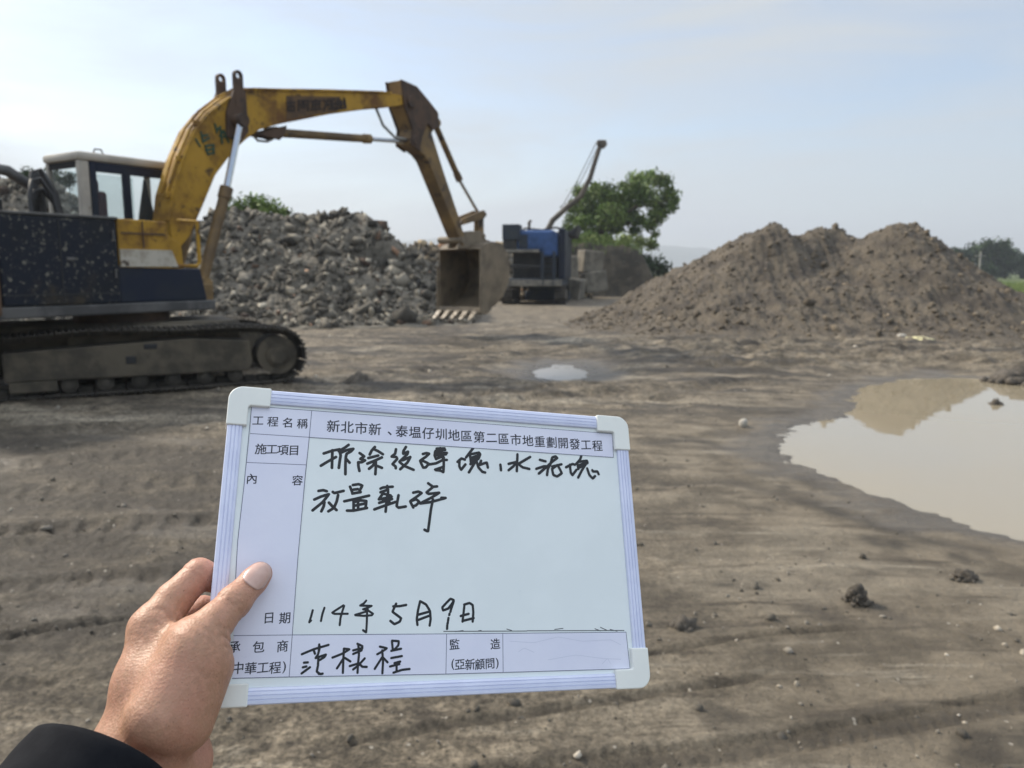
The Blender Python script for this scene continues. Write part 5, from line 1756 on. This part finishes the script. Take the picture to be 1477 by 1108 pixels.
TH_TIP = J(375, 828, -.0075, .0076)
TH_DIP = J(366, 838, -.0082, .0082)
TH_IP = J(337, 869, -.0125, .0100)
TH_PR = J(310, 898, -.0165, .0100)
TH_MCP = J(279, 934, -.0200, .0135)
TH_CMC = J(232, 1035, -.0220, .0190)
I_MCP = J(221, 908, .0040, .0125)
I_PR = J(250, 866, .0075, .0108)
I_PIP = J(287, 828, .0110, .0098)
I_DIP = J(331, 842, .0225, .0080)
I_TIP = J(362, 862, .0205, .0072)
M_MCP = J(232, 925, .0230, .0130)
M_PIP = J(293, 880, .0330, .0090)
M_DIP = J(338, 886, .0330, .0080)
M_TIP = J(368, 900, .0215, .0072)
R_MCP = J(240, 960, .0400, .0120)
R_PIP = J(298, 925, .0470, .0085)
R_DIP = J(340, 928, .0380, .0076)
R_TIP = J(364, 938, .0215, .0070)
P_MCP = J(248, 1000, .0540, .0110)
P_PIP = J(292, 978, .0560, .0075)
P_DIP = J(326, 975, .0420, .0068)
P_TIP = J(350, 980, .0210, .0064)
WRIST = J(196, 1098, .0000, .0250)
WRIST2 = J(250, 1100, .0180, .0180)
ELBOW = (np.array([-.285, .395, .20]), .040)

bones = [(TH_TIP, TH_DIP, .002), (TH_DIP, TH_IP, .003), (TH_IP, TH_PR, .003), (TH_PR, TH_MCP, .006), (TH_MCP, TH_CMC, .010),
         (I_MCP, I_PR, .004), (I_PR, I_PIP, .003), (I_PIP, I_DIP, .002), (I_DIP, I_TIP, .002),
         (M_MCP, M_PIP, .003), (M_PIP, M_DIP, .002), (M_DIP, M_TIP, .002),
         (R_MCP, R_PIP, .003), (R_PIP, R_DIP, .002), (R_DIP, R_TIP, .002),
         (P_MCP, P_PIP, .003), (P_PIP, P_DIP, .002), (P_DIP, P_TIP, .002),
         (I_MCP, J(208, 1060, -.004, .0190), .010), (M_MCP, WRIST, .010), (R_MCP, WRIST2, .010), (P_MCP, WRIST2, .010),
         (J(296, 962, -.0165, .0160), J(262, 1042, -.0150, .0175), .010),      # ball of the thumb
         (J(236, 930, .000, .0090), J(268, 920, -.012, .0095), .010),         # web between thumb and index
         (J(215, 985, -.002, .0185), J(255, 985, -.010, .0185), .012),
         (WRIST, J(150, 1210, -.02, .0260), .012), (WRIST2, J(200, 1210, -.01, .0230), .012), (J(150, 1210, -.02, .0260), ELBOW, .012)]


def sdf_hand(P):
    """smooth union of round cones; P is (n, 3) in view-axis coordinates"""
    out = np.full(len(P), .05, np.float32)
    for (a, ra), (b, rb), k in bones:
        ab = b - a
        t = np.clip(((P - a) @ ab) / (ab @ ab), 0, 1)
        d = np.linalg.norm(P - a - t[:, None] * ab, axis=1) - (ra + (rb - ra) * t)
        h = np.clip(.5 + .5 * (out - d) / k, 0, 1)
        out = (out * (1 - h) + d * h - k * h * (1 - h)).astype(np.float32)
    # wrinkles: thumb joint, base of the thumb, web, wrist
    for c, ax, n_w, wl, ln, amp in WRINKLES:
        q = P - c
        s = q @ ax
        r_ = np.linalg.norm(q - s[:, None] * ax, axis=1)
        out += (amp * np.exp(-(s / ln) ** 2) * np.clip(np.cos(2 * math.pi * s / wl + 1.1 * np.sin(r_ * 420) + 60 * q[:, 0]), 0, 1) ** 2 * np.exp(-(r_ / .024) ** 2)).astype(np.float32)
    return out


_u = lambda a, b: (b[0] - a[0]) / np.linalg.norm(b[0] - a[0])
WRINKLES = [(TH_IP[0] + np.array([0, 0, -.006]), _u(TH_IP, TH_TIP), 3, .0032, .0050, .0010),
            (campt(333, 928, bdepth(333, 928) - .015), _u(TH_CMC, TH_MCP), 3, .0048, .0065, .0012),
            (I_PIP[0], _u(I_PR, I_PIP), 2, .0050, .0060, .0006),
            (campt(262, 895, bdepth(262, 895) - .004), np.array([.35, -.85, .3]) / np.linalg.norm([.35, -.85, .3]), 1, .0075, .0060, .0010)]


def surface_net(lo, hi, h, fn):
    """closed quad mesh of fn = 0"""
    n = np.ceil((hi - lo) / h).astype(int) + 1
    ax = [lo[i] + h * np.arange(n[i]) for i in range(3)]
    F_ = np.empty(n, np.float32)
    Yg, Zg = np.meshgrid(ax[1], ax[2], indexing="ij")
    for i in range(n[0]):
        F_[i] = fn(np.stack([np.full(Yg.size, ax[0][i]), Yg.ravel(), Zg.ravel()], 1)).reshape(n[1], n[2])
    S_ = F_ < 0
    cs = np.zeros(np.array(n) - 1, np.int32)
    for a in (0, 1):
        for b in (0, 1):
            for c in (0, 1):
                cs += S_[a:n[0] - 1 + a, b:n[1] - 1 + b, c:n[2] - 1 + c]
    I = np.argwhere((cs > 0) & (cs < 8))
    idx = np.full(np.array(n) - 1, -1, np.int32)
    idx[tuple(I.T)] = np.arange(len(I))
    acc, cnt = np.zeros((len(I), 3)), np.zeros((len(I), 1))
    cor = [(a, b, c) for a in (0, 1) for b in (0, 1) for c in (0, 1)]
    for p in cor:
        for d in range(3):
            if p[d]:
                continue
            q = list(p)
            q[d] = 1
            fa, fb = F_[tuple((I + p).T)], F_[tuple((I + q).T)]
            m_ = (fa < 0) != (fb < 0)
            t = np.where(m_, fa / np.where(m_, fa - fb, 1), 0)
            pos = (I + np.array(p)).astype(float)
            pos[:, d] += t
            acc += pos * m_[:, None]
            cnt += m_[:, None]
    V = lo + h * acc / cnt
    faces = []
    for d in range(3):
        e, g = [(1, 2), (2, 0), (0, 1)][d]
        sl0, sl1 = [slice(None)] * 3, [slice(None)] * 3
        sl0[d], sl1[d] = slice(0, -1), slice(1, None)
        m_ = S_[tuple(sl0)] != S_[tuple(sl1)]
        E_ = np.argwhere(m_)
        E_ = E_[(E_[:, e] > 0) & (E_[:, g] > 0) & (E_[:, e] < n[e] - 1) & (E_[:, g] < n[g] - 1)]
        q = []
        for (de, dg) in ((-1, -1), (0, -1), (0, 0), (-1, 0)):
            c = E_.copy()
            c[:, e] += de
            c[:, g] += dg
            q.append(idx[tuple(c.T)])
        q = np.stack(q, 1)
        flip = ~S_[tuple(E_.T)]
        q[flip] = q[flip][:, ::-1]
        faces.append(q[(q >= 0).all(1)])
    return V, np.concatenate(faces)


allp = np.array([b[0][0] for b in bones] + [b[1][0] for b in bones])
lo_, hi_ = allp.min(0) - .045, allp.max(0) + .03
hi_[1] = WRIST[0][1] + .030
lo_[2] = WRIST[0][2] - .075
lo_[0] = WRIST[0][0] - .06
hv_, hf_ = surface_net(lo_, hi_, .00125, sdf_hand)
toW = lambda P: _C + P @ M_cam.T
pr_loc = Vector(toW(WRIST[0][None])[0])
SKIN = None


def skin_nodes(N, L, col, noise, rng_, mixc, b, tc):
    col = mixc(rng_(noise(260, 3, .5), .45, .62), col, (.47, .255, .165))
    a = N.new("ShaderNodeAttribute")
    a.attribute_name = "flush"
    col = mixc(a.outputs["Fac"], col, (.55, .27, .20))
    col = mixc(rng_(noise(22, 4, .6), .42, .72), col, (.46, .225, .15))
    col = mixc(rng_(noise(900, 2, .5), .66, .74), col, (.26, .13, .075))
    b.inputs["Subsurface Weight"].default_value = .22
    b.inputs["Subsurface Radius"].default_value = (.008, .003, .0015)
    b.inputs["Subsurface Scale"].default_value = .5
    bp = N.new("ShaderNodeBump")
    bp.inputs["Distance"].default_value = .00032
    vo = N.new("ShaderNodeTexVoronoi")
    vo.inputs["Scale"].default_value = 620
    L.new(tc.outputs["Object"], vo.inputs["Vector"])
    ad = N.new("ShaderNodeMath")
    ad.operation = "MULTIPLY_ADD"
    ad.inputs[1].default_value = .6
    L.new(vo.outputs["Distance"], ad.inputs[0])
    L.new(noise(180, 6, .7), ad.inputs[2])
    L.new(ad.outputs[0], bp.inputs["Height"])
    L.new(bp.outputs["Normal"], b.inputs["Normal"])
    return col


SKIN = mat("skin", (.43, .240, .150), (.375, .200, .125), scale=55, lo=.3, hi=.7, rough=.48, spec=.4, extra=skin_nodes)
person = mesh_obj("person", toW(hv_) - np.array(pr_loc), hf_, SKIN, smooth=True, loc=pr_loc)
tag(person, "hand in a black sleeve holding the whiteboard, thumb in front and fingers behind", "person")
sm = person.modifiers.new("soft", "SMOOTH")
sm.factor, sm.iterations = .5, 1
fl = np.zeros(len(hv_))
for c, rad in ((TH_TIP[0], .016), (I_PIP[0] + np.array([.012, .002, .004]), .020), (M_PIP[0], .02), (WRIST2[0] + np.array([.015, -.01, .0]), .022)):
    fl = np.maximum(fl, np.exp(-(np.linalg.norm(hv_ - c, axis=1) / rad) ** 2))
float_attr(person, "flush", fl * .75)

# thumbnail: a curved plate on the back of the thumb end
NAIL = mat("fingernail", (.60, .40, .335), (.56, .36, .30), scale=120, rough=.28, spec=.5)
ax_ = _u(TH_DIP, TH_TIP)
L0 = np.linalg.norm(TH_TIP[0] - TH_DIP[0])
bk = np.array([.10, -.10, -1.0])
bk = bk - ax_ * (bk @ ax_)
bk /= np.linalg.norm(bk)
sd_ = np.cross(ax_, bk)
nv, nf = [], []
na, nb = 15, 15
for lay, ex_ in ((0, .00075), (1, -.0006)):
    for i in range(na):
        for j in range(nb):
            s, w = i / (na - 1), (j / (nb - 1) - .5) * 2
            half = math.radians(56) * (1 - .30 * max(0, .3 - s) / .3 * 1.0)
            a0 = -.0062 + .0016 * w * w            # curved cuticle edge
            a1 = L0 + .0062 - .0036 * w * w        # curved free edge
            al = a0 + (a1 - a0) * s
            ph = w * half
            dirn = bk * math.cos(ph) + sd_ * math.sin(ph)
            o_ = TH_DIP[0] + ax_ * al
            # walk out to the skin surface
            r = .012
            for _ in range(24):
                f_ = float(sdf_hand((o_ + dirn * r)[None])[0])
                r -= f_ * .9
            nv.append(o_ + dirn * (r + ex_ * (1 - .75 * abs(w) ** 4)))
for lay in (0, 1):
    for i in range(na - 1):
        for j in range(nb - 1):
            a = lay * na * nb + i * nb + j
            nf.append((a, a + 1, a + nb + 1, a + nb) if lay == 0 else (a, a + nb, a + nb + 1, a + 1))
edge = [i * nb for i in range(na)] + [(na - 1) * nb + j for j in range(1, nb)] + [i * nb + nb - 1 for i in range(na - 2, -1, -1)] + [j for j in range(nb - 2, 0, -1)]
for k in range(len(edge)):
    a, b = edge[k], edge[(k + 1) % len(edge)]
    nf.append((a, b, b + na * nb, a + na * nb))
mesh_obj("thumbnail", toW(np.array(nv)) - np.array(pr_loc), nf, NAIL, person, smooth=True)

# sleeve: cuff round the wrist, running back to the elbow
FABRIC = mat("black_jacket_fabric", (.0060, .0066, .0090), (.009, .0096, .012), scale=60, rough=.9, bump=.0012, bscale=30, spec=.15)
CUFF = campt(150, 1100, .420)
path = [CUFF, CUFF + (ELBOW[0] - CUFF) * .30, CUFF + (ELBOW[0] - CUFF) * .65, ELBOW[0], np.array([-.24, .36, .02]), np.array([-.20, .22, -.10])]
rads = [.0415, .052, .050, .058, .064, .075]
vs_, fs_ = [], []
P5 = np.array(path)
tt = np.linspace(0, len(path) - 1, 70)
ctr = np.stack([np.interp(tt, range(len(path)), P5[:, i]) for i in range(3)], 1)
for _ in range(6):
    ctr[1:-1] = (ctr[:-2] + ctr[1:-1] * 2 + ctr[2:]) / 4
rd = np.interp(tt, range(len(path)), rads)
ns = 56


def ring(c, t, r, k0):
    s = np.cross(t, np.array([0, 1.0, 0]))
    s /= np.linalg.norm(s)
    q = np.cross(t, s)
    out = []
    for k in range(ns):
        a = 2 * math.pi * k / ns
        w = 1 + .030 * math.sin(2 * a + k0 * .5) + .022 * math.sin(3 * a - k0 * .9) * min(1, k0 / 4) + .02 * math.sin(k0 * 1.7 + 2 * math.cos(a)) * min(1, k0 / 5)
        out.append(c + (s * math.cos(a) + q * math.sin(a)) * r * w)
    return out


t0 = (ctr[1] - ctr[0]) / np.linalg.norm(ctr[1] - ctr[0])
rows = [(ctr[0] + t0 * .012, rd[0] - .0040, 0), (ctr[0] + t0 * .002, rd[0] - .0034, 0), (ctr[0] - t0 * .0008, rd[0] - .0018, 0), (ctr[0], rd[0] + .0002, 0), (ctr[0] + t0 * .003, rd[0] + .0010, 0)]
for c, r, k in rows:
    vs_ += ring(c, t0, r, k)
for i in range(1, 70):
    t = ctr[min(i + 1, 69)] - ctr[i - 1]
    vs_ += ring(ctr[i], t / np.linalg.norm(t), rd[i] + .001, i)
nr_ = len(vs_) // ns
for i in range(nr_ - 1):
    for k in range(ns):
        fs_.append((i * ns + k, i * ns + (k + 1) % ns, (i + 1) * ns + (k + 1) % ns, (i + 1) * ns + k))
mesh_obj("jacket_sleeve", toW(np.array(vs_)) - np.array(pr_loc), fs_, FABRIC, person, smooth=True)
